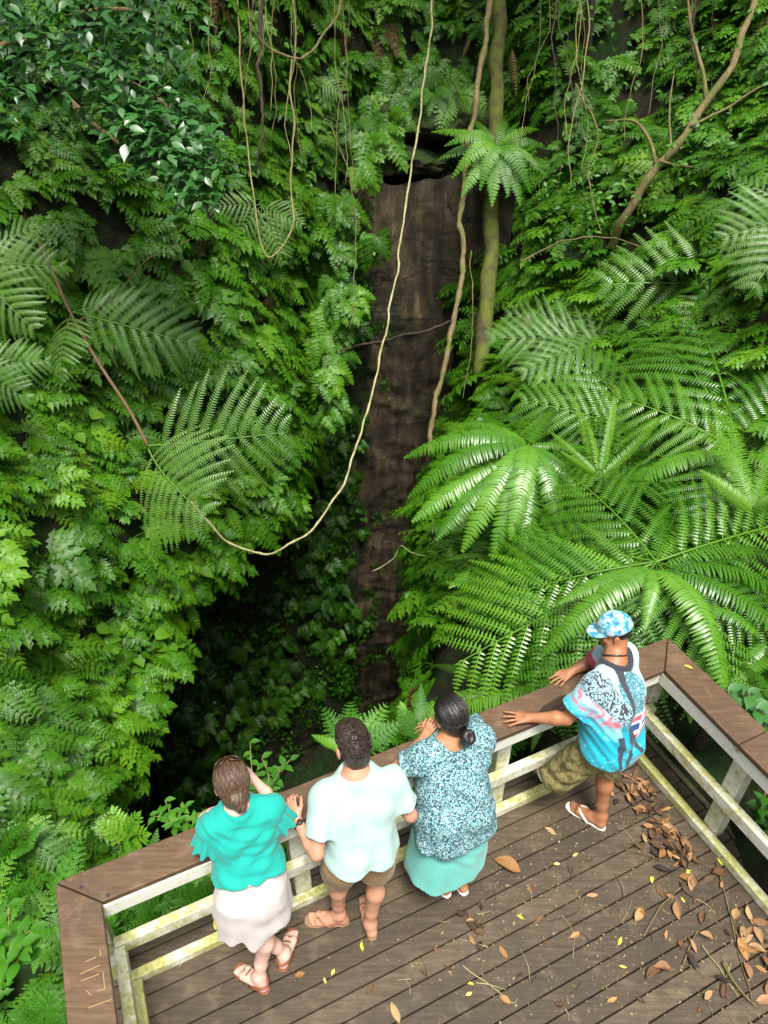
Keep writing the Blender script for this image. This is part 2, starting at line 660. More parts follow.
TG = loft()
NR = TG.shape[1]
# lumps and ledges, pushed along the local normal
du = np.roll(TG, -1, 0) - np.roll(TG, 1, 0)
dv = np.gradient(TG, axis=1)
TN_ = np.cross(dv, du)
TN_ /= np.maximum(np.linalg.norm(TN_, axis=2, keepdims=True), 1e-6)
for a in range(NS):
    for b in range(2, NR):
        p = TG[a, b]
        q = Vector(p * .55)
        amp = mnoise.noise(q) * .18 + mnoise.noise(q * 2.6) * .13 + mnoise.noise(Vector(p * 3.1)) * .06
        near = min(1., max(.12, (np.linalg.norm((p - D(2, -1))[:2]) - 2.2) / 2.))
        TG[a, b] = p + TN_[a, b] * amp * near
idx = np.arange(NS * NR).reshape(NS, NR)
TF = np.stack([idx[:, :-1], np.roll(idx, -1, 0)[:, :-1], np.roll(idx, -1, 0)[:, 1:], idx[:, 1:]], -1).reshape(-1, 4)[:, ::-1]
TV = TG.reshape(-1, 3)
ground = mk('ground', TV, TF, M['soil'])
tag(ground, kind='structure')
far = mk('hillside', [(-90, -60, -.9), (90, -60, -.9), (90, 90, 6), (-90, 90, 6), (-90, 90, 16), (90, 90, 16)], [[3, 2, 5, 4]], M['soil'])
tag(far, kind='structure')
TREE = BVHTree.FromPolygons([tuple(v) for v in TV], [tuple(f) for f in TF.tolist()])


def hit(px, py, back=0.):
    """point of the ground seen through this pixel, and its upward or outward normal"""
    r = nrm(ray(px, py))
    p, nn, i, d = TREE.ray_cast(Vector((0, 0, CAM_H)), Vector(r))
    if p is None:
        return at(px, py, 11.), V3(0, -1, 0)
    nn = np.array(nn)
    if nn @ r > 0: nn = -nn
    return np.array(p) - r * back, nn


def ground_z(x, y, z0=3.):
    p, nn, i, d = TREE.ray_cast(Vector((x, y, z0)), Vector((0, 0, -1)))
    return p[2] if p is not None else -.7


# bare rock: a bulging wall panel with ledges in front of the far end of the pit
def rock_panel():
    nu, nv = 150, 210
    bot = -11.
    path = spline([(-4.1, 7.2, 0), (-3.35, 8.9, 0), (-2.45, 10.3, 0), (-1.35, 11.35, 0), (-.3, 11.8, 0), (.6, 11.85, 0), (1.2, 11.7, 0), (1.75, 11.2, 0)], nu)
    V = np.zeros((nu, nv, 3))
    for i in range(nu):
        u = i / (nu - 1)
        full = min(1., max(0., (u - .44) / .10))                     # low wall in the hollow, full height at the bare face
        top = -1.7 + (2.4 + .22 * mnoise.noise(Vector((u * 7, .3, 0))) + .10 * mnoise.noise(Vector((u * 22, .7, 0))) + 1.7) * full * full * (3 - 2 * full)
        for j in range(nv):
            w = j / (nv - 1)
            z = bot + (top - bot) * w
            h = (z - bot) / 13.4
            x = path[i, 0] + .30 * h * min(1, max(0, (u - .4) * 4))
            y = path[i, 1] + .40 * h
            q = Vector((x * .9, y * .9, z * .28))
            d = mnoise.noise(q * 1.2) * .22 + mnoise.noise(q * 3.4 + Vector((3, 1, 2))) * .10
            q2 = Vector((x, y, z))
            d += mnoise.noise(q2 * 4.) * .03 + mnoise.noise(q2 * 9.) * .018 + mnoise.noise(q2 * 19.) * .014
            # slanting ledges
            f = (z + .25 * x + mnoise.noise(q2 * .7) * .9) * .62
            d += .07 * (f - math.floor(f)) ** 3
            f = (z * .9 - .5 * x + mnoise.noise(q2 * 1.3) * .6) * 1.7
            d += .02 * (f - math.floor(f)) ** 4
            V[i, j] = (x + d * .3 * (u < .4), y - d, z)
    ids = np.arange(nu * nv).reshape(nu, nv)
    F = np.stack([ids[:-1, :-1], ids[1:, :-1], ids[1:, 1:], ids[:-1, 1:]], -1).reshape(-1, 4)
    return V.reshape(-1, 3), F


RV, RF = rock_panel()
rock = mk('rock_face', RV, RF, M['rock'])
tag(rock, kind='structure')
# the hollow beside the bare face has pit shade painted in with dark soil, ragged border
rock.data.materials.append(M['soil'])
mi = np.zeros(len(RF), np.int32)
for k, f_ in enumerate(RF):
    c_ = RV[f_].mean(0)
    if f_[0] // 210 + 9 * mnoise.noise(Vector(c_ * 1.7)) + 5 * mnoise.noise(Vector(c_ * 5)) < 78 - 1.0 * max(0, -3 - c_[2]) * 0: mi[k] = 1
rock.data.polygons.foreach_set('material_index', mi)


def boulder(name, c, r, seed, mat, sq=1.):
    import bmesh
    bm = bmesh.new()
    bmesh.ops.create_icosphere(bm, subdivisions=5, radius=1)
    for v in bm.verts:
        p = v.co.copy()
        s = Vector((seed * 3.1, seed * 1.7, 0))
        d = 1 + mnoise.noise(p * 1.1 + s) * .34 + mnoise.noise(p * 2.7 + s) * .18 + mnoise.noise(p * 6 + s) * .07 + mnoise.noise(p * 14 + s) * .03
        q = Vector([math.copysign(abs(a) ** sq, a) for a in p]) * d
        v.co = Vector((q.x * r[0], q.y * r[1], q.z * r[2]))
    me = bpy.data.meshes.new(name)
    bm.to_mesh(me); bm.free()
    me.polygons.foreach_set('use_smooth', np.full(len(me.polygons), True))
    o = link(name, me, mat)
    o.location = c
    return o


b1 = boulder('rock_ledge', at(432, 118, 11.9), (.85, .8, .30), 2, M['rock_moss'], .9)
tag(b1, 'dark overhanging boulder jutting out above the bare rock face', 'rock')
b2 = boulder('rock_ledge', at(402, 160, 11.9), (.74, .6, .20), 5, M['rock_moss'], .9)
tag(b2, 'low dark rock shelf wedged under the overhanging boulder', 'rock')

# weathered hollow on the front cap, under the man's arm
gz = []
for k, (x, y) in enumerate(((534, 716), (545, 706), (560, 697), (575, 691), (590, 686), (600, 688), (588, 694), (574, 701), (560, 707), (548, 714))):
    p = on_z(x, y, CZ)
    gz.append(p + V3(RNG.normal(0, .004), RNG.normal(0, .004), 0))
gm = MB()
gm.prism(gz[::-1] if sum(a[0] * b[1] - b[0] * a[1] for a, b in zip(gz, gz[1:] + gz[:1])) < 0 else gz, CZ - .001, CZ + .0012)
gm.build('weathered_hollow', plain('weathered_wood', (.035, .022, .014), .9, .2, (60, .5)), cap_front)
# ------------------------------------------------------------------ people: distance fields turned into one skin each
BIG = .09


def surfnet(Fd, o, h):
    S = Fd < 0
    nx, ny, nz = Fd.shape
    cnt = np.zeros((nx - 1, ny - 1, nz - 1), np.int8)
    offs = [(i, j, k) for i in (0, 1) for j in (0, 1) for k in (0, 1)]
    for (i, j, k) in offs:
        cnt += S[i:nx - 1 + i, j:ny - 1 + j, k:nz - 1 + k]
    act = np.argwhere((cnt > 0) & (cnt < 8))
    ids = np.full(cnt.shape, -1, np.int32)
    ids[act[:, 0], act[:, 1], act[:, 2]] = np.arange(len(act))
    val = np.stack([Fd[act[:, 0] + i, act[:, 1] + j, act[:, 2] + k] for (i, j, k) in offs], 1)
    P = np.zeros((len(act), 3)); N = np.zeros(len(act))
    for a in range(8):
        for b in range(a + 1, 8):
            oa, ob = np.array(offs[a]), np.array(offs[b])
            if np.abs(oa - ob).sum() != 1: continue
            va, vb = val[:, a], val[:, b]
            m = (va < 0) != (vb < 0)
            t = np.where(m, va / np.where(m, va - vb, 1), 0)
            P += np.where(m[:, None], oa + (ob - oa) * t[:, None], 0)
            N += m
    V = (act + P / N[:, None]) * h + o
    faces = []
    for ax in range(3):
        b, c = (ax + 1) % 3, (ax + 2) % 3
        sl0 = [slice(None)] * 3; sl1 = [slice(None)] * 3
        sl0[ax] = slice(0, -1); sl1[ax] = slice(1, None)
        s0, s1 = S[tuple(sl0)], S[tuple(sl1)]
        e = np.argwhere(s0 != s1)
        e = e[(e[:, b] > 0) & (e[:, c] > 0) & (e[:, b] < Fd.shape[b] - 1) & (e[:, c] < Fd.shape[c] - 1)]
        fl = s0[e[:, 0], e[:, 1], e[:, 2]]
        def g(db, dc):
            q = e.copy(); q[:, b] += db; q[:, c] += dc
            return ids[q[:, 0], q[:, 1], q[:, 2]]
        f = np.stack([g(-1, -1), g(0, -1), g(0, 0), g(-1, 0)], 1)
        f[~fl] = f[~fl][:, ::-1]
        faces.append(f)
    Fc = np.concatenate(faces)
    return V, Fc[(Fc >= 0).all(1)]


def relax(V, Fc, it=2, lam=.5):
    e = np.concatenate([Fc[:, [0, 1]], Fc[:, [1, 2]], Fc[:, [2, 3]], Fc[:, [3, 0]]])
    e = np.concatenate([e, e[:, ::-1]])
    n = len(V)
    deg = np.bincount(e[:, 0], minlength=n)
    for _ in range(it):
        s = np.stack([np.bincount(e[:, 0], weights=V[e[:, 1], k], minlength=n) for k in range(3)], 1)
        V = V + lam * (s / np.maximum(deg, 1)[:, None] - V)
    return V


class Vol:
    """distance field in deck coordinates (t, n, z)"""
    def __init__(s, lo, hi, h):
        s.lo, s.h = np.array(lo, float), h
        s.shape = tuple(int(math.ceil((b - a) / h)) + 1 for a, b in zip(lo, hi))
        s.F = np.full(s.shape, BIG, np.float32)

    def _box(s, lo, hi):
        a = np.maximum(np.floor((lo - s.lo) / s.h).astype(int), 0)
        b = np.minimum(np.ceil((hi - s.lo) / s.h).astype(int) + 1, s.shape)
        if (b <= a).any(): return None, None
        sl = tuple(slice(i, j) for i, j in zip(a, b))
        g = np.meshgrid(*[s.lo[k] + np.arange(a[k], b[k]) * s.h for k in range(3)], indexing='ij')
        return sl, np.stack(g, -1)

    def all(s):
        return s._box(s.lo, s.lo + (np.array(s.shape) - 1) * s.h)

    def _put(s, sl, d, k):
        f = s.F[sl]
        if k <= 0:
            s.F[sl] = np.minimum(f, d)
        else:
            hh = np.maximum(k - np.abs(f - d), 0) / k
            s.F[sl] = np.minimum(f, d) - hh * hh * k * .25

    def cone(s, p0, r0, p1, r1, k=.02):
        p0, p1 = np.array(p0, float), np.array(p1, float)
        m = max(r0, r1) + BIG
        sl, P = s._box(np.minimum(p0, p1) - m, np.maximum(p0, p1) + m)
        if sl is None: return
        d = p1 - p0
        L2 = max(d @ d, 1e-9)
        t = np.clip(((P - p0) @ d) / L2, 0, 1)
        q = P - p0 - t[..., None] * d
        s._put(sl, np.linalg.norm(q, axis=-1) - (r0 + (r1 - r0) * t), k)

    def chain(s, pts, rad, k=.02):
        for a, b, ra, rb in zip(pts[:-1], pts[1:], rad[:-1], rad[1:]):
            s.cone(a, ra, b, rb, k)

    def ell(s, c, r, R=None, k=.02, sub=False):
        c = np.array(c, float); r = np.array(r, float)
        m = r.max() + BIG
        sl, P = s._box(c - m, c + m)
        if sl is None: return
        q = P - c
        if R is not None: q = q @ R          # columns of R are the axes
        nq = q / r
        k0 = np.linalg.norm(nq, axis=-1)
        k1 = np.linalg.norm(nq / r, axis=-1)
        d = k0 * (k0 - 1) / np.maximum(k1, 1e-6)
        if sub:
            f = s.F[sl]
            s.F[sl] = np.maximum(f, -d)
        else:
            s._put(sl, d, k)

    def cut(s, p, nv):
        """remove everything on the side nv points to"""
        nv = nrm(nv)
        sl, P = s.all()
        s.F = np.maximum(s.F, ((P - np.array(p)) @ nv).astype(np.float32))

    def sleeve(s, sh, el, r0, r1, q, kk=.035):
        v = Vol.__new__(Vol)
        v.lo, v.h, v.shape = s.lo, s.h, s.shape
        v.F = np.full(s.shape, BIG, np.float32)
        v.cone(sh, r0, sh + (el - sh) * (q + .12), r1, .03)
        v.cut(sh + (el - sh) * q, el - sh)
        hh = np.maximum(kk - np.abs(s.F - v.F), 0) / kk
        s.F = (np.minimum(s.F, v.F) - hh * hh * kk * .25).astype(np.float32)

    def warp(s, fn):
        sl, P = s.all()
        s.F = (s.F + fn(P)).astype(np.float32)

    def mesh(s, it=2):
        V, Fc = surfnet(s.F, s.lo, s.h)
        return relax(V, Fc, it), Fc


def put(name, vol, mat, parent=None, origin=None, it=2, attr=None):
    V, Fc = vol.mesh(it)
    at_ = {}
    if attr is not None: at_['Col'] = attr(V)
    return mk(name, d2w(V), Fc[:, ::-1] if np.linalg.det(np.stack([EX, EN, V3(0, 0, 1)])) < 0 else Fc, mat, parent, origin, True, at_)


def arr(*a): return np.array(a, float)


def axes(f, u):
    f = nrm(f); r = nrm(np.cross(f, u)); u = np.cross(r, f)
    return f, r, u


def head(V, c, f, u, sc=1.0, neck=None, neck_r=.052):
    f, r, u = axes(f, u)
    R = np.stack([r, f, u], 1)
    def q(a, b, d): return c + (r * a + f * b + u * d) * sc
    V.ell(q(0, -.008, .02), arr(.074, .094, .094) * sc, R, .02)
    V.ell(q(0, .030, -.045), arr(.058, .062, .075) * sc, R, .03)
    V.ell(q(0, .058, -.095), arr(.026, .024, .020) * sc, R, .02)
    V.cone(q(0, .082, .005), .009 * sc, q(0, .104, -.032), .013 * sc, .012)
    for sg in (-1, 1):
        V.ell(q(sg * .014, .092, -.036), arr(.010, .011, .009) * sc, R, .008)
        V.ell(q(sg * .030, .086, .003), arr(.017, .012, .010) * sc, R, .0, sub=True)
        V.ell(q(sg * .030, .072, .002), arr(.014, .014, .013) * sc, R, .006)
        V.ell(q(sg * .031, .082, .022), arr(.022, .010, .006) * sc, R, .010)
        V.ell(q(sg * .045, .058, -.028), arr(.020, .018, .016) * sc, R, .02)
        V.ell(q(sg * .083, -.006, -.012), arr(.010, .022, .034) * sc, R, .006)
    V.ell(q(0, .087, -.062), arr(.023, .011, .006) * sc, R, .006)
    V.ell(q(0, .085, -.073), arr(.020, .011, .006) * sc, R, .006)
    if neck is not None:
        V.cone(q(0, -.022, -.055), neck_r * sc, neck, neck_r * 1.12, .03)
    return f, r, u


def eyes(person, c, f, u, sc=1.0):
    f, r, u = axes(f, u)
    for sg in (-1, 1):
        v = Vol(c - .15, c + .15, .003)
        p = c + (r * sg * .030 + f * .0775 + u * .003) * sc
        v2 = Vol(p - .02, p + .02, .002)
        v2.cone(p, .0095, p, .0095, 0)
        put('eye', v2, M['eye'], person)


def hand(V, w, d, nb, side, curl=.25, sc=1.0, spread=.16, thumb_out=.8):
    """w wrist, d towards the fingers, nb out of the back of the hand; side=+1 puts the thumb along d x nb"""
    d = nrm(d); nb = nrm(nb - d * (nb @ d))
    x = np.cross(d, nb) * side
    k = sc
    kn = []
    for i, (ox, oy) in enumerate(((.030, .082), (.010, .088), (-.011, .085), (-.030, .076))):
        p = w + x * ox * k + d * oy * k
        kn.append(p)
        V.cone(w + x * ox * .55 * k + d * .018 * k, .0145 * k, p, .0105 * k, .012)
    V.cone(w - d * .01, .021 * k, w + d * .03 * k, .019 * k, .02)
    L = ((.040, .025, .020), (.044, .028, .021), (.041, .026, .020), (.033, .020, .018))
    for i, p in enumerate(kn):
        a = (1.5 - i) * spread
        fd = nrm(d * math.cos(a) + x * math.sin(a))
        q = p
        ang = curl * .5
        rr = (.0090, .0082, .0074, .0064)
        for j in range(3):
            e = nrm(fd * math.cos(ang) - nb * math.sin(ang))
            q2 = q + e * L[i][j] * k
            V.cone(q, rr[j] * k, q2, rr[j + 1] * k, .004)
            q = q2
            ang += curl
    b = w + x * .026 * k + d * .022 * k - nb * .006
    t1 = nrm(d * .72 + x * thumb_out - nb * .25)
    m1 = b + t1 * .042 * k
    V.cone(w + x * .012 * k + d * .012 * k, .016 * k, m1, .0115 * k, .01)
    t2 = nrm(d * .95 + x * thumb_out * .45 - nb * .35)
    m2 = m1 + t2 * .030 * k
    V.cone(m1, .0108 * k, m2, .0092 * k, .004)
    V.cone(m2, .0092 * k, m2 + nrm(t2 - nb * .2) * .022 * k, .0075 * k, .004)


def foot(V, ank, heel, toe, side, z=.014, sc=1.0):
    """side=+1: big toe on the left when looking along the foot"""
    heel = arr(heel[0], heel[1], z); toe = arr(toe[0], toe[1], z)
    d = nrm(toe - heel); x = np.cross(arr(0, 0, 1), d) * side
    L = np.linalg.norm(toe - heel)
    up = arr(0, 0, 1)
    hl = heel + d * .030 + up * .030
    V.cone(ank, .035 * sc, hl, .030 * sc, .025)
    V.cone(ank, .036 * sc, heel + d * L * .42 + up * .048, .027 * sc, .03)
    for sx, r in ((.024, .022), (-.020, .019)):
        V.cone(heel + d * L * .40 + up * .036 + x * sx * .5, .025 * sc, heel + d * L * .70 + x * sx + up * .023, r * sc, .02)
        V.cone(hl, .026 * sc, heel + d * L * .70 + x * sx + up * .022, r * sc, .02)
    for i, (sx, ln, r) in enumerate(((.031, .985, .0125), (.012, .985, .0095), (-.004, .955, .0090), (-.019, .92, .0085), (-.033, .87, .0080))):
        b = heel + d * L * .72 + x * sx * .9 + up * .02
        e = heel + d * (L * ln - r) + x * sx + up * (r + .001)
        V.cone(b, r * 1.1, e, r, .005)


def footwear(name, person, heel, toe, side, mat, strap_mat, kind, z0=.002, sole=.012):
    heel = arr(heel[0], heel[1], z0 - .002); toe = arr(toe[0], toe[1], z0 - .002)
    d = nrm(toe - heel); x = np.cross(arr(0, 0, 1), d) * side
    L = np.linalg.norm(toe - heel)
    out = []
    prof = ((-.010, .0), (-.006, .020), (.02, .033), (.08, .034), (.13, .034), (.18, .044), (.22, .042), (.248, .030), (.258, .012))
    s = L / .245
    for q, wd in prof: out.append(heel + d * q * s + x * (wd + (.004 if q > .15 else 0)))
    for q, wd in prof[::-1][:-1]: out.append(heel + d * q * s - x * wd)
    m = MB()
    poly = [DA + EX * p[0] + EN * p[1] for p in out]
    area = sum(a[0] * b[1] - b[0] * a[1] for a, b in zip(poly, poly[1:] + poly[:1]))
    m.prism(poly if area > 0 else poly[::-1], z0, z0 + sole)
    o = m.build(name, mat, person)
    b = o.modifiers.new('bev', 'BEVEL'); b.width = .003; b.segments = 2
    def P(dd, xx, zz): return d2w(heel + d * L * dd + x * xx + arr(0, 0, zz))
    straps = []
    if kind == 'thong':
        for sx in (-1, 1):
            straps.append([P(.78, .010, .014), P(.72, .010 + sx * .010, .052), P(.60, sx * .034, .060), P(.45, sx * .043, .034), P(.40, sx * .038, .010)])
        r = .0085
    elif kind == 'straps':
        for dd, hh in ((.74, .047), (.60, .062)):
            straps.append([P(dd, .043, .010), P(dd, .034, hh * .75), P(dd, .012, hh), P(dd, -.014, hh), P(dd, -.034, hh * .7), P(dd, -.042, .010)])
        straps.append([P(.45, .04, .012), P(.28, .043, .055), P(.10, .036, .085), P(-.02, 0, .088), P(.10, -.036, .085), P(.28, -.043, .055), P(.45, -.04, .012)])
        r = .008
    for st in straps:
        mm = MB()
        pts = spline(st, 18)
        mm.tube(pts, r, 8)
        mm.build('strap', strap_mat, o, smooth=True)
    return o


def folds(P, amp, f, seed=0.):
    x, y, z = P[..., 0] + seed, P[..., 1] + seed * .7, P[..., 2]
    w = .12 * np.sin(7 * z + 3 * x + seed) + .08 * np.sin(11 * x - 5 * y + seed * 2)
    a = np.sin(f * (x * .8 + y * .5 + w) + 1.3 * seed) * np.sin(9 * z + 4 * x + seed)
    b = np.sin(f * .6 * (z * .9 - x * .6 + w * 1.3) + 2 * seed) * np.sin(8 * x + 6 * y + 1 + seed)
    c = np.sin(f * 1.9 * (z * .8 + x * .35 - y * .2 + w * .8) + seed * 3) * np.clip(np.sin(6 * x + 5 * z + seed) , 0, 1)
    return amp * (a * .8 + b * 1.0 + c * .45)


def mid(a, b, t=.5): return np.asarray(a, float) * (1 - t) + np.asarray(b, float) * t


def limb_arm(V, sh, el, wr, s=1.0, k=.02):
    V.cone(sh, .050 * s, mid(sh, el, .45), .046 * s, k)
    V.cone(mid(sh, el, .45), .046 * s, el, .036 * s, k)
    V.cone(el, .037 * s, mid(el, wr, .3), .039 * s, k)
    V.cone(mid(el, wr, .3), .039 * s, wr, .025 * s, k)


def limb_leg(V, hip, kn, an, s=1.0, k=.025, back=None):
    V.cone(hip, .088 * s, mid(hip, kn, .5), .072 * s, k)
    V.cone(mid(hip, kn, .5), .072 * s, kn, .053 * s, k)
    b = arr(0, -.018, 0) if back is None else back
    V.cone(kn, .050 * s, mid(kn, an, .3) + b, .053 * s, k)
    V.cone(mid(kn, an, .3) + b, .053 * s, mid(kn, an, .75), .037 * s, k)
    V.cone(mid(kn, an, .75), .037 * s, an, .033 * s, k)


def torso(V, pel, ch, nb, shL, shR, wp, wc, rp, rw, rc, k=.05, infl=0., belly=0.):
    ax = nrm(np.asarray(shR, float) - shL)
    wa = mid(pel, ch, .45)
    for sg in (-1, 1):
        a, b, c = pel + ax * sg * wp, wa + ax * sg * (wp * .72 + wc * .1), ch + ax * sg * wc
        V.cone(a, rp + infl, b, rw + infl, k)
        V.cone(b, rw + infl, c, rc + infl, k)
        V.cone(c, rc + infl, mid(nb, c, .25), rc * .62 + infl, k)
    if belly: V.cone(mid(pel, ch, .3) + arr(0, .05, 0), belly + infl, mid(pel, ch, .6) + arr(0, .04, 0), belly + infl, k)
    V.cone(shL, .055 + infl, nb, .055 + infl * .8, k)
    V.cone(shR, .055 + infl, nb, .055 + infl * .8, k)
    V.cone(shL, .056 + infl, ch + (shL - ch) * .25, .07 + infl, k)
    V.cone(shR, .056 + infl, ch + (shR - ch) * .25, .07 + infl, k)


def skin(name, c, rough=.48):
    t = NT(name)
    v = t.coord()
    n1 = t.noise(v, 9, 4, .6)
    n2 = t.noise(v, 90, 3, .6)
    cc = t.ramp(n1, [(.3, tuple(x * f for x, f in zip(c, (.86, .78, .74)))), (.7, tuple(min(1, x * f) for x, f in zip(c, (1.08, 1.06, 1.04))))])
    t.col(cc, rough, .4)
    t.b.inputs['Subsurface Weight'].default_value = .12
    t.b.inputs['Subsurface Radius'].default_value = (.012, .005, .003)
    t.bump(n2, .15, .002)
    return t.m


def cloth(name, c, var=.12, weave=240, rough=.85, attr=False):
    t = NT(name)
    v = t.coord()
    n1 = t.noise(v, 7, 4, .6)
    n2 = t.noise(v, weave, 2, .5)
    base = t.attr('Col', 'Color') if attr else None
    f = t.ramp(n1, [(.3, 1 - var), (.7, 1.)])
    cc = t.mix(1.0, base if attr else c, f, 'MULTIPLY')
    t.col(cc, rough, .2)
    t.b.inputs['Sheen Weight'].default_value = .15
    t.bump(n2, .25, .002)
    return t.m


def hair_mat(name, a, b, rough=.38):
    t = NT(name)
    v = t.coord((60, 60, 9))
    n1 = t.noise(v, 2.2, 5, .6)
    c = t.ramp(n1, [(.3, a), (.72, b)])
    t.col(c, rough, .5)
    t.bump(n1, .55, .006)
    return t.m


M['eye'] = plain('eye', (.05, .035, .03), .15)
M['hair_brown'] = hair_mat('hair_brown', (.030, .016, .010), (.13, .075, .045))
M['hair_dark'] = hair_mat('hair_dark', (.012, .008, .006), (.055, .036, .027), .42)
M['hair_black'] = hair_mat('hair_black', (.006, .005, .005), (.024, .020, .019), .28)
M['skin_fair'] = skin('skin_fair', (.62, .42, .36))
M['skin_tan'] = skin('skin_tan', (.45, .24, .16))
M['skin_olive'] = skin('skin_olive', (.37, .19, .10))
M['skin_brown'] = skin('skin_brown', (.33, .15, .075))
M['teal'] = cloth('teal_cloth', (.010, .30, .255))
M['white_cloth'] = cloth('white_cloth', (.47, .43, .415), .08)
M['mint'] = cloth('mint_cloth', (.33, .48, .45), .08)
M['khaki'] = cloth('khaki_cloth', (.25, .145, .038), .25)
M['aqua'] = cloth('aqua_cloth', (.13, .47, .42), .08)
M['leather'] = plain('leather', (.20, .065, .03), .5)
M['leather_tan'] = plain('leather_tan', (.27, .13, .06), .6)
M['rubber_white'] = plain('rubber_white', (.72, .68, .64), .6)
M['rubber_dark'] = plain('rubber_dark', (.05, .04, .035), .6)
M['rubber_brown'] = plain('rubber_brown', (.24, .13, .08), .6)
M['lens'] = plain('sunglass_lens', (.012, .010, .009), .08, .6)
M['frame_brown'] = plain('sunglass_frame', (.06, .022, .010), .25, .6)
M['beads'] = plain('beads', (.03, .03, .03), .3)


def m_speckle():
    t = NT('speckled_print')
    v = t.coord()
    w = t.n('ShaderNodeTexNoise')
    w.inputs['Scale'].default_value = 50
    w.inputs['Detail'].default_value = 3
    t.l(v, w.inputs['Vector'])
    ad = t.n('ShaderNodeVectorMath', operation='MULTIPLY_ADD')
    t.l(w.outputs['Color'], ad.inputs[0])
    ad.inputs[1].default_value = (.035, .035, .035)
    t.l(v, ad.inputs[2])
    vo = t.n('ShaderNodeTexVoronoi', feature='F1')
    vo.inputs['Scale'].default_value = 68
    t.l(ad.outputs[0], vo.inputs['Vector'])
    n2 = t.noise(v, 110, 3, .7)
    c = t.ramp(n2, [(.36, (.07, .30, .34)), (.50, (.24, .46, .49)), (.62, (.52, .58, .58))])
    n3 = t.noise(ad.outputs[0], 98, 2, .6)
    dk = t.ramp(n3, [(.455, 0.), (.53, .94)])
    c = t.mix(dk, c, (.012, .040, .065))
    t.col(c, .85, .2)
    return t.m


M['speckle'] = m_speckle()


def m_camo():
    t = NT('camouflage_cloth')
    v = t.coord()
    n = t.noise(v, 16, 3, .6)
    c = t.ramp(n, [(.0, (.095, .085, .035)), (.42, (.095, .085, .035)), (.46, (.20, .165, .07)), (.56, (.22, .185, .08)), (.6, (.14, .125, .05)), (1., (.14, .125, .05))])
    t.col(c, .9, .2)
    return t.m


M['camo'] = m_camo()


def m_capcloth():
    t = NT('cap_print')
    v = t.coord()
    n = t.noise(v, 26, 5, .75)
    c = t.ramp(n, [(.38, (.02, .12, .24)), (.47, (.06, .32, .45)), (.52, (.34, .48, .53)), (.62, (.46, .52, .54)), (.7, (.06, .30, .40))])
    t.col(c, .8, .3)
    return t.m


M['cap_cloth'] = m_capcloth()

H1 = .006


def strands(hair, hd, rr, ff, uu, rad, off, goal, n, mat, seed, x0=.075):
    """combed strands lying on the hair, from the brow to the bun"""
    r = np.random.default_rng(seed)
    m = MB()
    for i in range(n):
        x = r.uniform(-1, 1) * x0
        a, b = arr(x, .055 + r.uniform(-.03, .02), 0), goal + r.normal(0, .010, 3)
        pts = []
        for t in np.linspace(0, 1, 14):
            p = a * (1 - t) + b * t
            p[0] += x * 1.1 * math.sin(math.pi * t) * .6
            p[2] = max(p[2], 0) + .12 * math.sin(math.pi * min(1, t * 1.05 + .25))
            q = p - off
            k = np.linalg.norm(q / rad)
            p = off + q / k * (1.012 + .02 * r.random() * math.sin(t * 3.1))
            if t > .93: p = p * .5 + b * .5
            pts.append(d2w(hd + rr * p[0] + ff * p[1] + uu * p[2]))
        m.tube(spline(pts, 20), np.linspace(.0016, .0022, 20), 4)
    m.build('hair_strands', mat, hair, smooth=True)


def tufts(hair, hd, rr, ff, uu, rad, off, n, mat, seed):
    r = np.random.default_rng(seed)
    m = MB()
    for i in range(n):
        q = nrm(r.normal(0, 1, 3))
        if q[2] < -.25 or (q[1] > .55 and q[2] < .45) or (abs(q[0]) > .8 and q[2] < .2): continue
        p = off + q * rad * .985
        flow = nrm(arr(.5 * r.normal(), .9 + .3 * r.normal(), -.1 + .4 * r.normal()))
        flow = nrm(flow - q * (flow @ q) + q * .35)
        side = np.cross(flow, q) * r.uniform(.0015, .003)
        l = r.uniform(.018, .036)
        e = p + flow * l - q * .004
        W = lambda v: d2w(hd + rr * v[0] + ff * v[1] + uu * v[2])
        m.add([W(p - side), W(p + side), W(mid(p, e) + side * .8 + q * .003), W(e), W(mid(p, e) - side * .8 + q * .003)], [[0, 1, 2, 3, 4]])
    m.build('hair_tufts', mat, hair)


def hairline(V, c, f, u, back=-.075, front=.2):
    """trim a hair shell to the scalp: off the face and off the neck"""
    f, r, u = axes(f, u)
    sl, P = V.all()
    q = P - c
    F_, U_ = q @ f, q @ u
    lim = np.where(F_ > -.02, .055 + .9 * np.clip(F_ - .03, -.05, .03) - .0, 0)
    face = .050 + .25 * (F_ - .07) - U_              # positive below the brow line
    d1 = np.where(F_ > .0, np.minimum(F_ - .012, .050 - U_ + 0 * F_), -1)
    d2 = back - U_
    V.F = np.maximum(V.F, np.maximum(d1, d2).astype(np.float32))


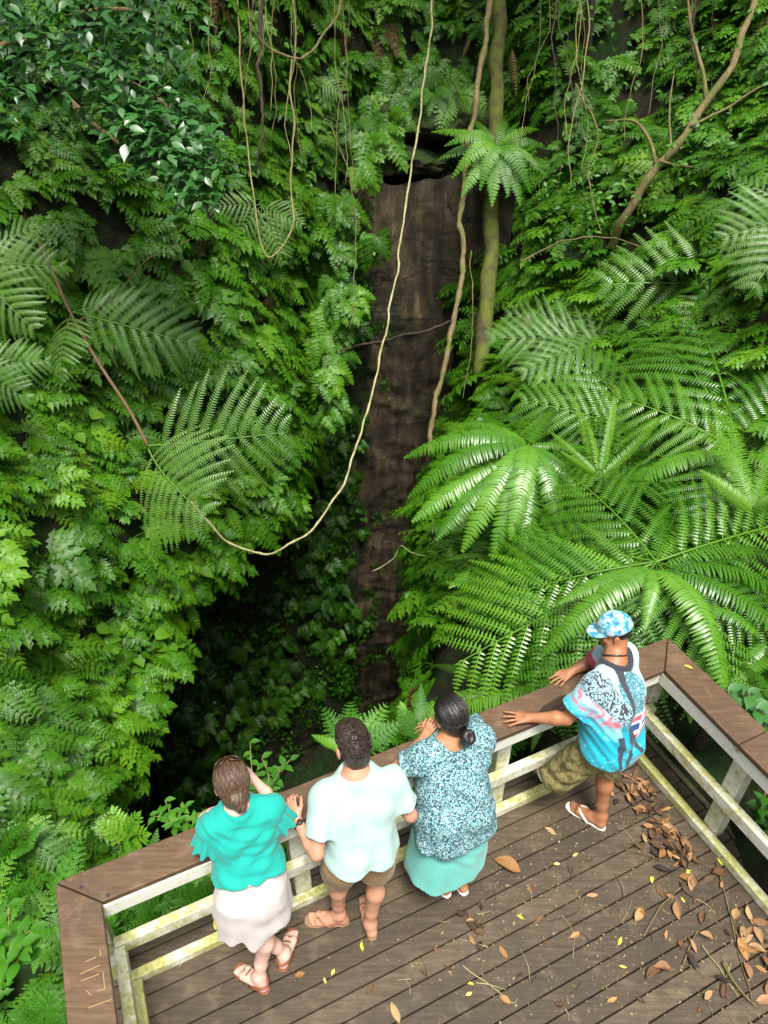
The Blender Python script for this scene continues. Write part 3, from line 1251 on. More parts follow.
# ---- woman in the teal top
def woman_teal():
    hd, f, u = arr(.985, -.055, 1.405), arr(.05, 1, -.38), arr(0, .35, 1)
    shL, shR = arr(.825, -.165, 1.245), arr(1.14, -.20, 1.245)
    pel, ch, nb = arr(.945, -.355, .87), arr(.97, -.215, 1.14), arr(.980, -.135, 1.29)
    elL, wrL = arr(.80, .0, 1.09), arr(.95, .03, 1.085)
    elR, wrR = arr(1.185, -.06, 1.09), arr(1.085, .03, 1.31)
    hpL, hpR = arr(.855, -.37, .84), arr(1.03, -.38, .84)
    knL, knR = arr(.885, -.345, .46), arr(.975, -.40, .46)
    anL, anR = arr(1.035, -.445, .095), arr(.862, -.50, .095)
    hlL, toL = arr(1.0, -.495), arr(1.135, -.30)
    hlR, toR = arr(.885, -.565), arr(.755, -.36)
    V = Vol((.5, -.75, -.01), (1.4, .25, 1.62), H1)
    torso(V, pel, ch, nb, shL, shR, .075, .07, .105, .088, .09, .05)
    head(V, hd, f, u, 1.07, nb, .043)
    limb_arm(V, shL, elL, wrL, .84); limb_arm(V, shR, elR, wrR, .84)
    limb_leg(V, hpL, knL, anL, 1.0); limb_leg(V, hpR, knR, anR, 1.0)
    foot(V, anL, hlL, toL, 1 * -1, sc=.95); foot(V, anR, hlR, toR, 1, sc=.95)
    hand(V, wrL, arr(1, .1, 0), arr(0, 0, 1), 1, .3, .92)
    hand(V, wrR, arr(-.35, .05, 1), arr(.6, .5, .2), 1, .5, .92)
    o = put('person', V, M['skin_fair'], origin=D(.95, -.42, 0))
    tag(o, 'woman in teal flutter sleeve top and short white skirt, brown sandals, leaning on railing', 'person')
    eyes(o, hd, f, u, 1.07)
    h = Vol(hd - .22, hd + .2, .005)
    ff, rr, uu = axes(f, u)
    R = np.stack([rr, ff, uu], 1)
    h.ell(hd + uu * .022 - ff * .010, arr(.098, .114, .114), R, .0)
    hairline(h, hd, f, u, -.072)
    h.ell(hd - ff * .090 - uu * .040, arr(.070, .042, .060), R, .03)
    h.ell(hd - ff * .122 - uu * .030, arr(.040, .034, .036), R, .008)
    h.chain([hd - ff * .105 - uu * .03, hd - ff * .125 - uu * .075 + rr * .012, hd - ff * .10 - uu * .12 + rr * .018], [.034, .03, .012], .02)
    h.warp(lambda P: .0022 * np.sin(P[..., 0] * 210 + 14 * np.sin(P[..., 2] * 16)))
    hr = put('hair', h, M['hair_brown'], o, it=1)
    strands(hr, hd, rr, ff, uu, arr(.098, .114, .114), arr(0, -.010, .022), arr(0, -.118, -.03), 90, M['hair_brown'], 3)
    g = MB()
    def hp(a, b, c_): return d2w(hd + rr * a + ff * b + uu * c_)
    gl = MB()
    def on_hair(x, y, off=.004):
        """height of the hair shell above head point (x, y)"""
        k_ = max(.04, 1 - (x / .098) ** 2 - ((y + .010) / .114) ** 2)
        return .022 + .114 * math.sqrt(k_) + off
    for sg in (-1, 1):
        a = np.linspace(0, 2 * math.pi, 19)[:-1]
        ring = []
        for q in a:
            x = sg * .039 + .032 * math.cos(q); y = .004 + .026 * math.sin(q)
            ring.append(hp(x, y, on_hair(x, y, .016)))
        g.tube(ring + [ring[0]], .0035, 6)
        gl.add(ring + [np.mean(ring, 0)], [[i, (i + 1) % 18, 18] for i in range(18)])
        arm = [(sg * .064, .012), (sg * .080, -.012), (sg * .084, -.045), (sg * .078, -.065)]
        g.tube(spline([hp(x, y, on_hair(x, y, .010)) for x, y in arm], 10), .0035, 6)
    g.tube([hp(-.008, .016, on_hair(0, .016, .018)), hp(.008, .016, on_hair(0, .016, .018))], .0035, 6)
    so_ = g.build('sunglasses', M['frame_brown'], o, smooth=True)
    gl.build('lens', M['lens'], so_, smooth=True)
    # blouse with flutter sleeves
    b = Vol((.5, -.65, .85), (1.4, .15, 1.42), .006)
    torso(b, pel, ch, nb, shL, shR, .075, .07, .108, .096, .096, .05, .016)
    b.cone(mid(pel, ch, .40) + arr(-.045, -.01, 0), .120, mid(pel, ch, .30) + arr(-.065, -.022, 0), .138, .05)
    b.cone(mid(pel, ch, .40) + arr(.045, -.01, 0), .120, mid(pel, ch, .30) + arr(.065, -.022, 0), .138, .05)
    b.cut(mid(pel, ch, .34), pel - ch)
    b.ell(nb + arr(0, .0, .05), (.072, .085, .06), None, 0, sub=True)
    b.warp(lambda P: folds(P, .0055, 56, .3) + .0045 * np.sin(P[..., 2] * 120 + P[..., 0] * 20) * np.exp(-((P[..., 2] - 1.02) / .05) ** 2))
    b.cone(mid(pel, ch, .30) + arr(.12, -.03, .0), .02, mid(pel, ch, .02) + arr(.175, -.06, .0), .012, .01)
    b.cone(mid(pel, ch, .33) + arr(.12, -.045, .0), .018, mid(pel, ch, .0) + arr(.155, -.085, .0), .010, .01)
    put('blouse', b, M['teal'], o, it=1)
    for sh, el, sg in ((shL, elL, -1), (shR, elR, 1)):
        mlo, mhi = np.minimum(sh, el) - .2, np.maximum(sh, el) + .16
        s = Vol(mlo, mhi, .005)
        d = nrm(el - sh)
        side = nrm(arr(sg, -.25, 0)); dn = nrm(arr(sg * .34, -.22, -.9))
        sl, P = s.all()
        q = P - (sh - dn * .05)
        ax_ = q @ dn
        e1 = nrm(np.cross(dn, arr(0, 1, 0))); e2 = np.cross(dn, e1)
        x_, y_ = q @ e1, q @ e2
        th = np.arctan2(y_, x_)
        rr_ = .068 + .12 * np.clip(ax_ - .03, 0, 1) + .04 * np.clip(ax_ - .01, 0, .2) * np.sin(9 * th + 1) * 1.6
        dd = (np.hypot(x_, y_) - rr_) * .8
        hem = ax_ - (.185 + .010 * np.sin(9 * th))
        s.F = np.maximum(np.maximum(dd, hem), -(ax_ - .0)).astype(np.float32)
        inner = (np.hypot(x_, y_) - rr_ + .014) * .8
        s.F = np.maximum(s.F, np.where(ax_ > .05, -inner, -1)).astype(np.float32)
        put('flutter_sleeve', s, M['teal'], o, it=1)
    # skirt
    k = Vol((.55, -.75, .42), (1.35, -.05, 1.08), .006)
    sl, P = k.all()
    z = P[..., 2]
    tt = np.clip((1.0 - z) / .5, 0, 1.2)
    cx = .948 - .042 * tt; cy_ = -.362 - .055 * tt + .05 * np.clip((z - .9) / .1, 0, 1)
    x_, y_ = P[..., 0] - cx, P[..., 1] - cy_
    th = np.arctan2(y_, x_)
    a = .158 + .105 * tt ** .5 - .03 * tt; b_ = .128 + .085 * tt ** .5 - .02 * tt
    wv = 1 + .075 * tt ** 2 * np.sin(7 * th + .8 + tt) + .03 * tt * np.sin(13 * th + 2)
    dd = (np.sqrt((x_ / a) ** 2 + (y_ / b_) ** 2) - wv) * .13
    hem = (.66 + .025 * np.sin(5 * th + .6) + .012 * np.sin(11 * th)) - z
    k.F = np.maximum(np.maximum(dd, hem), z - 1.035).astype(np.float32)
    k.F = np.maximum(k.F, np.where(z < .74, -(dd + .026), -1)).astype(np.float32)
    k.warp(lambda P: folds(P, .004, 36, 1.1))
    put('skirt', k, M['white_cloth'], o, it=2)
    for (hl, to, sd) in ((hlL, toL, -1), (hlR, toR, 1)):
        footwear('sandal', o, hl, to, sd, M['leather'], M['leather'], 'straps')
    return o


# ---- man in the mint T-shirt
def man_mint():
    hd, f, u = arr(1.650, -.170, 1.485), arr(0, 1, -.32), arr(0.02, .3, 1)
    shL, shR = arr(1.425, -.275, 1.285), arr(1.80, -.345, 1.285)
    pel, ch, nb = arr(1.565, -.445, .91), arr(1.605, -.335, 1.17), arr(1.625, -.255, 1.345)
    elL, wrL = arr(1.305, -.455, 1.09), arr(1.268, -.245, 1.115)
    elR, wrR = arr(1.865, -.47, 1.09), arr(1.80, -.18, 1.085)
    hpL, hpR = arr(1.475, -.44, .90), arr(1.655, -.45, .90)
    knL, knR = arr(1.445, -.325, .50), arr(1.665, -.43, .50)
    anL, anR = arr(1.43, -.37, .095), arr(1.588, -.505, .095)
    hlL, toL = arr(1.475, -.40), arr(1.235, -.285)
    hlR, toR = arr(1.578, -.565), arr(1.635, -.305)
    V = Vol((1.1, -.8, -.01), (2.1, .15, 1.75), H1)
    torso(V, pel, ch, nb, shL, shR, .075, .085, .11, .11, .11, .05)
    head(V, hd, f, u, 1.12, nb, .050)
    limb_arm(V, shL, elL, wrL, 1.03); limb_arm(V, shR, elR, wrR, 1.03)
    limb_leg(V, hpL, knL, anL, 1.03); limb_leg(V, hpR, knR, anR, 1.05)
    foot(V, anL, hlL, toL, -1, sc=1.05); foot(V, anR, hlR, toR, 1, sc=1.05)
    hand(V, wrL, arr(-.10, .72, .50), arr(-.6, -.35, .6), 1, 1.05, 1.02, .05, .5)
    hand(V, wrR, arr(-.5, .8, 0), arr(0, 0, 1), -1, .35, 1.02)
    o = put('person', V, M['skin_tan'], origin=D(1.55, -.42, 0))
    tag(o, 'man in pale mint T-shirt and khaki shorts with short dark hair and a wristwatch', 'person')
    eyes(o, hd, f, u, 1.12)
    h = Vol(hd - .2, hd + .2, .005)
    ff, rr, uu = axes(f, u)
    R = np.stack([rr, ff, uu], 1)
    h.ell(hd + uu * .026 - ff * .014, arr(.093, .118, .118), R, .0)
    h.ell(hd + uu * .090 + ff * .02, arr(.080, .095, .056), R, .03)
    h.ell(hd - uu * .055 - ff * .055, arr(.066, .052, .065), R, .03)
    for sg in (-1, 1):
        h.ell(hd + rr * sg * .105 - ff * .004 - uu * .025, arr(.032, .040, .052), R, 0, sub=True)
    hairline(h, hd, f, u, -.105)
    def tex(P):
        return .0022 * np.sin(P[..., 0] * 160 + 12 * np.sin(P[..., 1] * 37 + 9 * P[..., 2])) * np.sin(P[..., 1] * 70 + P[..., 2] * 60 + 7 * np.sin(P[..., 0] * 53)) + .0022 * np.sin(P[..., 0] * 38 + P[..., 2] * 31 + 2)
    h.warp(tex)
    hr = put('hair', h, M['hair_dark'], o, it=1)
    tufts(hr, hd, rr, ff, uu, arr(.093, .118, .120), arr(0, -.010, .030), 2600, M['hair_dark'], 4)
    t = Vol((1.15, -.75, .80), (2.05, .0, 1.5), .006)
    torso(t, pel, ch, nb, shL, shR, .080, .088, .112, .108, .108, .05, .018)
    for sh, el in ((shL, elL), (shR, elR)):
        d = nrm(el - sh)
        t.sleeve(sh, el, .072, .080, .72)
    t.cone(pel + arr(-.07, -.01, .0), .143, pel + arr(-.07, -.02, -.03), .150, .04)
    t.cone(pel + arr(.07, -.01, .0), .143, pel + arr(.07, -.02, -.03), .150, .04)
    t.cut(pel + arr(0, 0, .025), arr(0, .1, -1))
    t.ell(nb + arr(0, .01, .055), (.084, .085, .062), None, 0, sub=True)
    t.warp(lambda P: folds(P, .0065, 44, 2.2))
    put('t_shirt', t, M['mint'], o, it=1)
    s = Vol((1.2, -.8, .45), (1.95, -.05, 1.02), .006)
    s.cone(pel + arr(-.07, 0, .06), .127, hpL + arr(-.005, .0, -.05), .120, .04)
    s.cone(pel + arr(.07, 0, .06), .127, hpR + arr(.005, 0, -.05), .120, .04)
    s.cone(hpL + arr(-.01, 0, -.05), .122, mid(hpL, knL, .80), .112, .03)
    s.cone(hpR + arr(.01, 0, -.05), .122, mid(hpR, knR, .80), .112, .03)
    for hp_, kn_ in ((hpL, knL), (hpR, knR)):
        c = mid(hp_, kn_, .76); d = nrm(kn_ - hp_)
        sl, P = s.all()
        near = np.linalg.norm(P - c, axis=-1) < .15
        s.F = np.where(near, np.maximum(s.F, (P - c) @ d), s.F).astype(np.float32)
    s.cut(pel + arr(0, 0, .07), arr(0, 0, 1))
    s.warp(lambda P: folds(P, .0055, 55, 3.1))
    put('shorts', s, M['khaki'], o, it=1)
    footwear('flip_flop', o, hlL, toL, -1, M['rubber_brown'], M['leather_tan'], 'thong')
    footwear('flip_flop', o, hlR, toR, 1, M['rubber_brown'], M['leather_tan'], 'thong')
    wm = MB()
    d = nrm(wrL - elL)
    e1 = nrm(np.cross(d, arr(0, 0, 1))); e2 = np.cross(e1, d)
    c = wrL - d * .03
    a = np.linspace(0, 2 * math.pi, 22)
    wm.tube([d2w(c + (e1 * math.cos(q) + e2 * math.sin(q)) * .0315) for q in a], .0062, 6)
    wm.tube([d2w(c + e2 * .030), d2w(c + e2 * .041)], [.017, .0165], 14)
    wm.build('wristwatch', M['beads'], o, smooth=True)
    return o


# ---- woman in the speckled blouse
def woman_speckled():
    hd, f, u = arr(2.285, -.150, 1.375), arr(-.05, 1, -.42), arr(0, .38, 1)
    shL, shR = arr(2.06, -.225, 1.205), arr(2.43, -.265, 1.205)
    pel, ch, nb = arr(2.185, -.425, .86), arr(2.235, -.285, 1.09), arr(2.26, -.215, 1.245)
    elL, wrL = arr(1.905, -.175, 1.09), arr(2.12, -.135, 1.235)
    elR, wrR = arr(2.475, -.05, 1.09), arr(2.30, .01, 1.09)
    hpL, hpR = arr(2.09, -.42, .84), arr(2.28, -.42, .84)
    knL, knR = arr(2.09, -.38, .46), arr(2.25, -.40, .46)
    anL, anR = arr(2.137, -.46, .095), arr(2.245, -.50, .095)
    hlL, toL = arr(2.145, -.535), arr(2.075, -.305)
    hlR, toR = arr(2.252, -.57), arr(2.23, -.335)
    V = Vol((1.8, -.8, -.01), (2.65, .25, 1.62), H1)
    torso(V, pel, ch, nb, shL, shR, .09, .09, .13, .125, .115, .05)
    head(V, hd, f, u, 1.08, nb, .05)
    limb_arm(V, shL, elL, wrL, 1.0); limb_arm(V, shR, elR, wrR, 1.0)
    limb_leg(V, hpL, knL, anL, 1.05); limb_leg(V, hpR, knR, anR, 1.05)
    foot(V, anL, hlL, toL, -1, sc=.95); foot(V, anR, hlR, toR, 1, sc=.95)
    hand(V, wrL, arr(.55, .15, .75), arr(-.75, -.2, .5), -1, .45, .92, .08)
    hand(V, wrR, arr(-1, .2, 0), arr(0, 0, 1), -1, .3, .92)
    o = put('person', V, M['skin_olive'], origin=D(2.19, -.42, 0))
    tag(o, 'woman in speckled blue blouse and long aqua skirt, black hair in a low bun', 'person')
    eyes(o, hd, f, u, 1.08)
    h = Vol(hd - .24, hd + .2, .005)
    ff, rr, uu = axes(f, u)
    R = np.stack([rr, ff, uu], 1)
    h.ell(hd + uu * .022 - ff * .012, arr(.100, .118, .116), R, .0)
    hairline(h, hd, f, u, -.07)
    h.ell(hd - ff * .070 - uu * .045, arr(.062, .045, .055), R, .03)
    bc = hd - ff * .138 - uu * .085 + rr * .016
    for i in range(3):
        a = np.linspace(0, 2 * math.pi, 14)
        tl = (.5 * i - .4)
        pts = [bc + rr * (.034 - .006 * i) * np.cos(q) - uu * ((.030) * np.sin(q) * math.cos(tl) - (i - 1) * .014) - ff * (.012 * i + .020 * np.sin(q) * math.sin(tl)) for q in a]
        h.chain(pts, [.017] * 14, .008)
    h.ell(bc, (.034, .034, .036), None, .01)
    h.warp(lambda P: .0012 * np.sin(P[..., 0] * 230 + 10 * np.sin(P[..., 2] * 12)))
    hr = put('hair', h, M['hair_black'], o, it=1)
    strands(hr, hd, rr, ff, uu, arr(.100, .118, .116), arr(0, -.012, .022), arr(.01, -.118, -.06), 80, M['hair_black'], 5)
    b = Vol((1.8, -.85, .60), (2.7, .15, 1.4), .006)
    torso(b, pel, ch, nb, shL, shR, .088, .088, .132, .122, .112, .055, .022)
    b.sleeve(shL, elL, .072, .084, .60, .04)
    b.sleeve(shR, elR, .072, .084, .74, .04)
    b.cone(pel + arr(-.075, -.02, .0), .160, pel + arr(-.085, -.035, -.12), .186, .06)
    b.cone(pel + arr(.075, -.02, .0), .160, pel + arr(.085, -.035, -.12), .186, .06)
    b.cut(pel + arr(0, 0, -.10), arr(.06, .16, -1))
    b.ell(nb + arr(0, -.015, .06), (.100, .115, .075), None, 0, sub=True)
    b.warp(lambda P: folds(P, .0085, 36, 4.4))
    put('blouse', b, M['speckle'], o, it=1)
    k = Vol((1.8, -.85, .2), (2.6, -.05, .95), .006)
    sl, P = k.all()
    z = P[..., 2]
    tt = np.clip((.85 - z) / .6, 0, 1.2)
    cx = 2.185 - .045 * tt; cy_ = -.425 - .03 * tt
    x_, y_ = P[..., 0] - cx, P[..., 1] - cy_
    th = np.arctan2(y_, x_)
    a = .238 + .055 * tt; b_ = .172 + .032 * tt
    wv = 1 + .05 * tt * np.sin(5 * th + 1.2) + .02 * tt * np.sin(11 * th + 2)
    dd = (np.sqrt((x_ / a) ** 2 + (y_ / b_) ** 2) - wv) * .17
    hem = (.335 + .012 * np.sin(4 * th + .6)) - z
    k.F = np.maximum(np.maximum(dd, hem), z - .86).astype(np.float32)
    k.F = np.maximum(k.F, np.where(z < .5, -(dd + .026), -1)).astype(np.float32)
    k.warp(lambda P: folds(P, .0042, 24, 5.1))
    put('skirt', k, M['aqua'], o, it=2)
    footwear('slipper', o, hlL, toL, -1, M['rubber_white'], M['rubber_white'], 'thong', sole=.016)
    footwear('slipper', o, hlR, toR, 1, M['rubber_white'], M['rubber_white'], 'thong', sole=.016)
    return o


# ---- man in the patterned shirt
def man_patterned():
    hd, f, u = arr(3.465, -.140, 1.57), arr(-.84, .5, -.20), arr(-.1, .16, 1)
    shL, shR = arr(3.20, -.36, 1.375), arr(3.525, -.215, 1.385)
    pel, ch, nb = arr(3.32, -.475, .93), arr(3.37, -.365, 1.22), arr(3.405, -.26, 1.43)
    elL, wrL = arr(3.03, -.335, 1.155), arr(2.865, -.205, 1.098)
    elR, wrR = arr(3.50, .01, 1.115), arr(3.34, .005, 1.092)
    hpL, hpR = arr(3.235, -.46, .90), arr(3.40, -.43, .90)
    knL, knR = arr(3.05, -.33, .47), arr(3.405, -.42, .50)
    anL, anR = arr(3.20, -.165, .175), arr(3.385, -.535, .095)
    hlL, toL = arr(3.225, -.215), arr(3.16, .03)
    hlR, toR = arr(3.385, -.59), arr(3.26, -.335)
    V = Vol((2.5, -.85, -.01), (3.8, .3, 1.78), H1)
    torso(V, pel, ch, nb, shL, shR, .085, .10, .125, .135, .13, .05)
    head(V, hd, f, u, 1.03, nb, .062)
    limb_arm(V, shL, elL, wrL, 1.15); limb_arm(V, shR, elR, wrR, 1.1)
    limb_leg(V, hpL, knL, anL, 1.08, back=arr(.01, -.015, 0)); limb_leg(V, hpR, knR, anR, 1.1)
    foot(V, anL, hlL, toL, -1, z=.094, sc=1.05); foot(V, anR, hlR, toR, -1, sc=1.05)
    hand(V, wrL, arr(-.86, .45, -.10), arr(-.1, 0, 1), 1, .10, 1.06, .20, .55)
    hand(V, wrR, arr(-1, -.12, -.08), arr(-.1, 0, 1), 1, .14, 1.02, .14, .6)
    o = put('person', V, M['skin_brown'], origin=D(3.35, -.45, 0))
    tag(o, 'man in turquoise patterned shirt, camouflage shorts and blue cap with both hands on the railing', 'person')
    eyes(o, hd, f, u, 1.03)
    ff, rr, uu = axes(f, u)
    R = np.stack([rr, ff, uu], 1)
    h = Vol(hd - .2, hd + .2, .005)
    h.ell(hd + uu * .018 - ff * .012, arr(.080, .101, .098), R, .0)
    hairline(h, hd, f, u, -.05)
    put('hair', h, M['hair_black'], o, it=1)
    c = Vol(hd - .26, hd + .28, .005)
    c.ell(hd + uu * .035 - ff * .006, arr(.094, .114, .108), R, .0)
    sl, P = c.all()
    q = P - hd
    X_, Y_, Z_ = q @ rr, q @ ff, q @ uu
    c.F = np.maximum(c.F, (.030 - .08 * Y_ - Z_)).astype(np.float32)
    by = Y_ - .075
    bill = np.maximum(np.sqrt((X_ / .080) ** 2 + (np.maximum(by, 0) / .095) ** 2) * .08 - .08, np.abs(Z_ - (.036 - .25 * np.maximum(by, 0) - 3.0 * X_ ** 2)) - .005)
    bill = np.maximum(bill, -by - .02)
    c.F = np.minimum(c.F, bill).astype(np.float32)
    cp = put('cap', c, M['cap_cloth'], o, it=1)
    bt = MB()
    def hp(a, b, c_): return d2w(hd + rr * a + ff * b + uu * c_)
    bt.tube([hp(0, -.006, .140), hp(0, -.006, .147)], [.011, .007], 10)
    for k_ in (0, 1):
        yy = -.060 + .018 * k_
        pts = []
        for zz in np.linspace(.045, .075, 5):
            s_ = math.sqrt(max(.0, 1 - ((yy + .006) / .114) ** 2 - ((zz - .035) / .108) ** 2))
            pts.append(hp(-.094 * s_ - .001, yy, zz))
        bt.tube(pts, .0035, 6)
    bt.build('badge', M['rubber_white'], cp, smooth=True)
    # neck beads
    nk = MB()
    a = np.linspace(0, 2 * math.pi, 40)
    nc = mid(nb, hd, .30)
    nd = nrm(hd - nb); n1 = nrm(np.cross(nd, arr(1, 0, 0))); n2 = np.cross(nd, n1)
    nk.tube([d2w(nc + (n1 * math.cos(q) + n2 * math.sin(q)) * .075 - nd * .015) for q in a], .0055, 6)
    nk.build('necklace', M['beads'], o, smooth=True)
    b = Vol((2.85, -.9, .72), (3.8, .12, 1.52), .0055)
    torso(b, pel, ch, nb, shL, shR, .085, .095, .132, .134, .128, .06, .020, .11)
    b.sleeve(shL, elL, .086, .094, .70, .04)
    b.sleeve(shR, elR, .084, .092, .74, .04)
    b.cone(pel + arr(-.07, -.02, .0), .146, pel + arr(-.075, -.02, -.10), .148, .06)
    b.cone(pel + arr(.07, -.02, .0), .146, pel + arr(.075, -.02, -.10), .148, .06)
    b.cut(pel + arr(0, 0, -.015), arr(-.1, .12, -1))
    b.ell(nb + arr(0, .0, .06), (.082, .085, .055), None, 0, sub=True)
    b.warp(lambda P: folds(P, .0070, 34, 6.6))

    bx = nrm((shR - shL) * arr(1, 1, 0)); bf = np.cross(arr(0, 0, 1), bx)

    def paint(Vv):
        q = Vv - pel
        x = q @ bx; y = q @ bf; z = q[:, 2]
        n1 = np.array([mnoise.noise(Vector(p * 55)) for p in Vv])
        n2 = np.array([mnoise.noise(Vector(p * 14 + 3)) for p in Vv])
        c = np.tile(arr(.008, .30, .42), (len(Vv), 1))
        lo = np.clip((.24 - z) / .3, 0, 1)[:, None]
        c = c * (1 - lo * .35) + arr(.02, .42, .48) * lo * .35
        c[(n1 > .30) & (z < .10)] = (.10, .52, .60)
        # shoulder yoke: white with black scribble
        d_arm = (Vv - shL) @ nrm(elL - shL)
        yoke = z > .33 + .10 * (x / .2)
        w = arr(.30, .46, .53)
        ym = yoke & (x < .02) & (d_arm < .05)
        c[ym] = w
        c[ym & (np.abs(n1) < .17)] = (.04, .045, .055)
        # sleeve: turquoise hem fading to pink
        sl_ = (d_arm > .045) & (x < -.10) & (z > .20)
        f_ = np.clip((d_arm - .06) / .12, 0, 1)[:, None]
        sc_ = arr(.40, .52, .58) * (1 - f_) + arr(.012, .36, .50) * f_
        star = (np.abs(n2) < .16) & (f_[:, 0] < .62)
        sc_ = np.where(star[:, None], arr(.52, .20, .26), sc_)
        sc_ = np.where((n1 > .25)[:, None] & (f_ > .3), arr(.16, .48, .58), sc_)
        c[sl_] = sc_[sl_]
        # back right: white panel with dark swirl, then bands of red, white and navy
        rp = (x > -.01) & (z > .15)
        c[rp] = arr(.38, .52, .58)
        sw = rp & (np.hypot(x - .10, (z - .38) * .8) < .115)
        c[sw] = (.05, .20, .25)
        c[sw & (np.abs(n1 + .1) < .09)] = (.35, .50, .55)
        bands = rp & (z < .28)
        v = (z - .15) + .22 * (x - .05)
        for lo_, hi_, cc in ((-.2, .028, (.62, .08, .12)), (.028, .042, (.75, .78, .78)), (.042, .075, (.02, .05, .20)), (.075, .088, (.75, .78, .78)),
                             (.088, .118, (.62, .08, .12)), (.118, .13, (.75, .78, .78))):
            c[bands & (v >= lo_) & (v < hi_)] = cc
        dg = bands & (np.abs((z - .24) - .9 * (x - .12)) < .014)
        c[dg] = (.72, .75, .76)
        edge = (x > .165) & (z > .20) & (z < .34)
        c[edge] = (.45, .05, .10)
        # dark curved stripes
        s1 = np.abs(x - (.0 + .09 * np.sin((z - .30) * 4.0))) < .022
        c[s1 & (z > .16)] = (.045, .05, .06)
        ctr = -.045
        for sg, wd in ((-1, .018), (1, .016)):
            line = ctr + sg * np.clip((.19 - z) * .33, 0, 1) + .02
            c[(np.abs(x - line) < wd) & (z < .21)] = (.035, .05, .075)
        side = (x < -.12 + .25 * (z - .1)) & (z < .22) & (y < .02)
        c[side & (np.abs(x + .135 - .25 * (z - .1)) < .022)] = (.03, .05, .075)
        wedge = (np.abs(x - ctr - .02) < np.clip((.10 - z) * .33 - .016, 0, 1)) & (z < .10)
        c[wedge] = w
        c[wedge & (np.abs(n1) < .10)] = (.05, .06, .08)
        col = (z > .50) & (np.hypot(*(Vv - nb)[:, :2].T) < .115)
        c[col] = (.03, .035, .045)
        return c
    M['shirt_print'] = cloth('shirt_print', None, .06, 240, .8, True)
    put('shirt', b, M['shirt_print'], o, it=1, attr=paint)
    s = Vol((2.8, -.85, .38), (3.75, .0, 1.0), .006)
    s.cone(pel + arr(-.07, 0, .02), .140, hpL + arr(0, 0, -.02), .128, .04)
    s.cone(pel + arr(.07, 0, .02), .140, hpR + arr(0, 0, -.02), .128, .04)
    s.cone(hpL + arr(0, 0, -.02), .124, mid(hpL, knL, 1.0), .108, .03)
    s.cone(hpR + arr(0, 0, -.03), .128, mid(hpR, knR, .98), .112, .03)
    sl, P = s.all()
    for hp_, kn_, q in ((hpL, knL, 1.03), (hpR, knR, .90)):
        cc = mid(hp_, kn_, q); d = nrm(kn_ - hp_)
        near = np.linalg.norm(P - cc, axis=-1) < .16
        s.F = np.where(near, np.maximum(s.F, (P - cc) @ d), s.F).astype(np.float32)
    s.cut(pel + arr(0, 0, .05), arr(0, 0, 1))
    s.warp(lambda P: folds(P, .006, 48, 7.7))
    put('shorts', s, M['camo'], o, it=1)
    footwear('flip_flop', o, hlL, toL, -1, M['rubber_dark'], M['rubber_white'], 'thong', z0=.081)
    fo = footwear('flip_flop', o, hlR, toR, -1, M['rubber_white'], M['rubber_white'], 'thong')
    return o


for fn in (woman_teal, man_mint, woman_speckled, man_patterned):
    fn()
# ------------------------------------------------------------------ foliage templates
class TB:
    """quads of one leaf or plant, with a tint per vertex"""
    def __init__(s): s.V, s.F, s.T, s.n = [], [], [], 0
    def add(s, V, F, tint=.5):
        V = np.asarray(V, float); F = np.asarray(F, int)
        s.V.append(V); s.F.append(F + s.n); s.n += len(V)
        s.T.append(np.full(len(V), tint) if np.isscalar(tint) else np.asarray(tint, float))
    def get(s): return np.concatenate(s.V), np.concatenate(s.F), np.concatenate(s.T)


def blade(tb, p, d, nv, L, w, prof, fold=.25, droop=0., tint=.5):
    """leaf blade from p along d; nv is its face normal; prof = half widths along it; folded on its midrib"""
    d = nrm(d); x = nrm(np.cross(d, nv)); nv = np.cross(x, d)
    m = len(prof)
    s = np.linspace(0, 1, m)
    c = p + np.outer(s * L, d) - np.outer(droop * L * s ** 2, nv)
    wd = np.array(prof)[:, None] * w
    l = c - x * wd + nv * wd * fold
    r = c + x * wd + nv * wd * fold
    V = np.concatenate([l, c, r])
    i = np.arange(m - 1)
    F = np.concatenate([np.stack([i, i + m, i + m + 1, i + 1], 1), np.stack([i + m, i + 2 * m, i + 2 * m + 1, i + m + 1], 1)])
    tb.add(V, F, tint)


def strap(tb, pts, w, nv=(0, 0, 1), tint=.5):
    """thin triangular-section stalk"""
    pts = np.asarray(pts, float); m = len(pts)
    t = np.gradient(pts, axis=0); t /= np.linalg.norm(t, axis=1, keepdims=True) + 1e-9
    x = np.cross(t, np.array(nv, float)); x /= np.linalg.norm(x, axis=1, keepdims=True) + 1e-9
    u = np.cross(x, t)
    w = np.linspace(w, w * .35, m)[:, None]
    V = np.concatenate([pts - x * w + u * w * .3, pts + x * w + u * w * .3, pts - u * w])
    i = np.arange(m - 1)
    F = np.concatenate([np.stack([i + a * m, i + b * m, i + b * m + 1, i + a * m + 1], 1) for a, b in ((0, 1), (1, 2), (2, 0))])
    tb.add(V, F, tint)


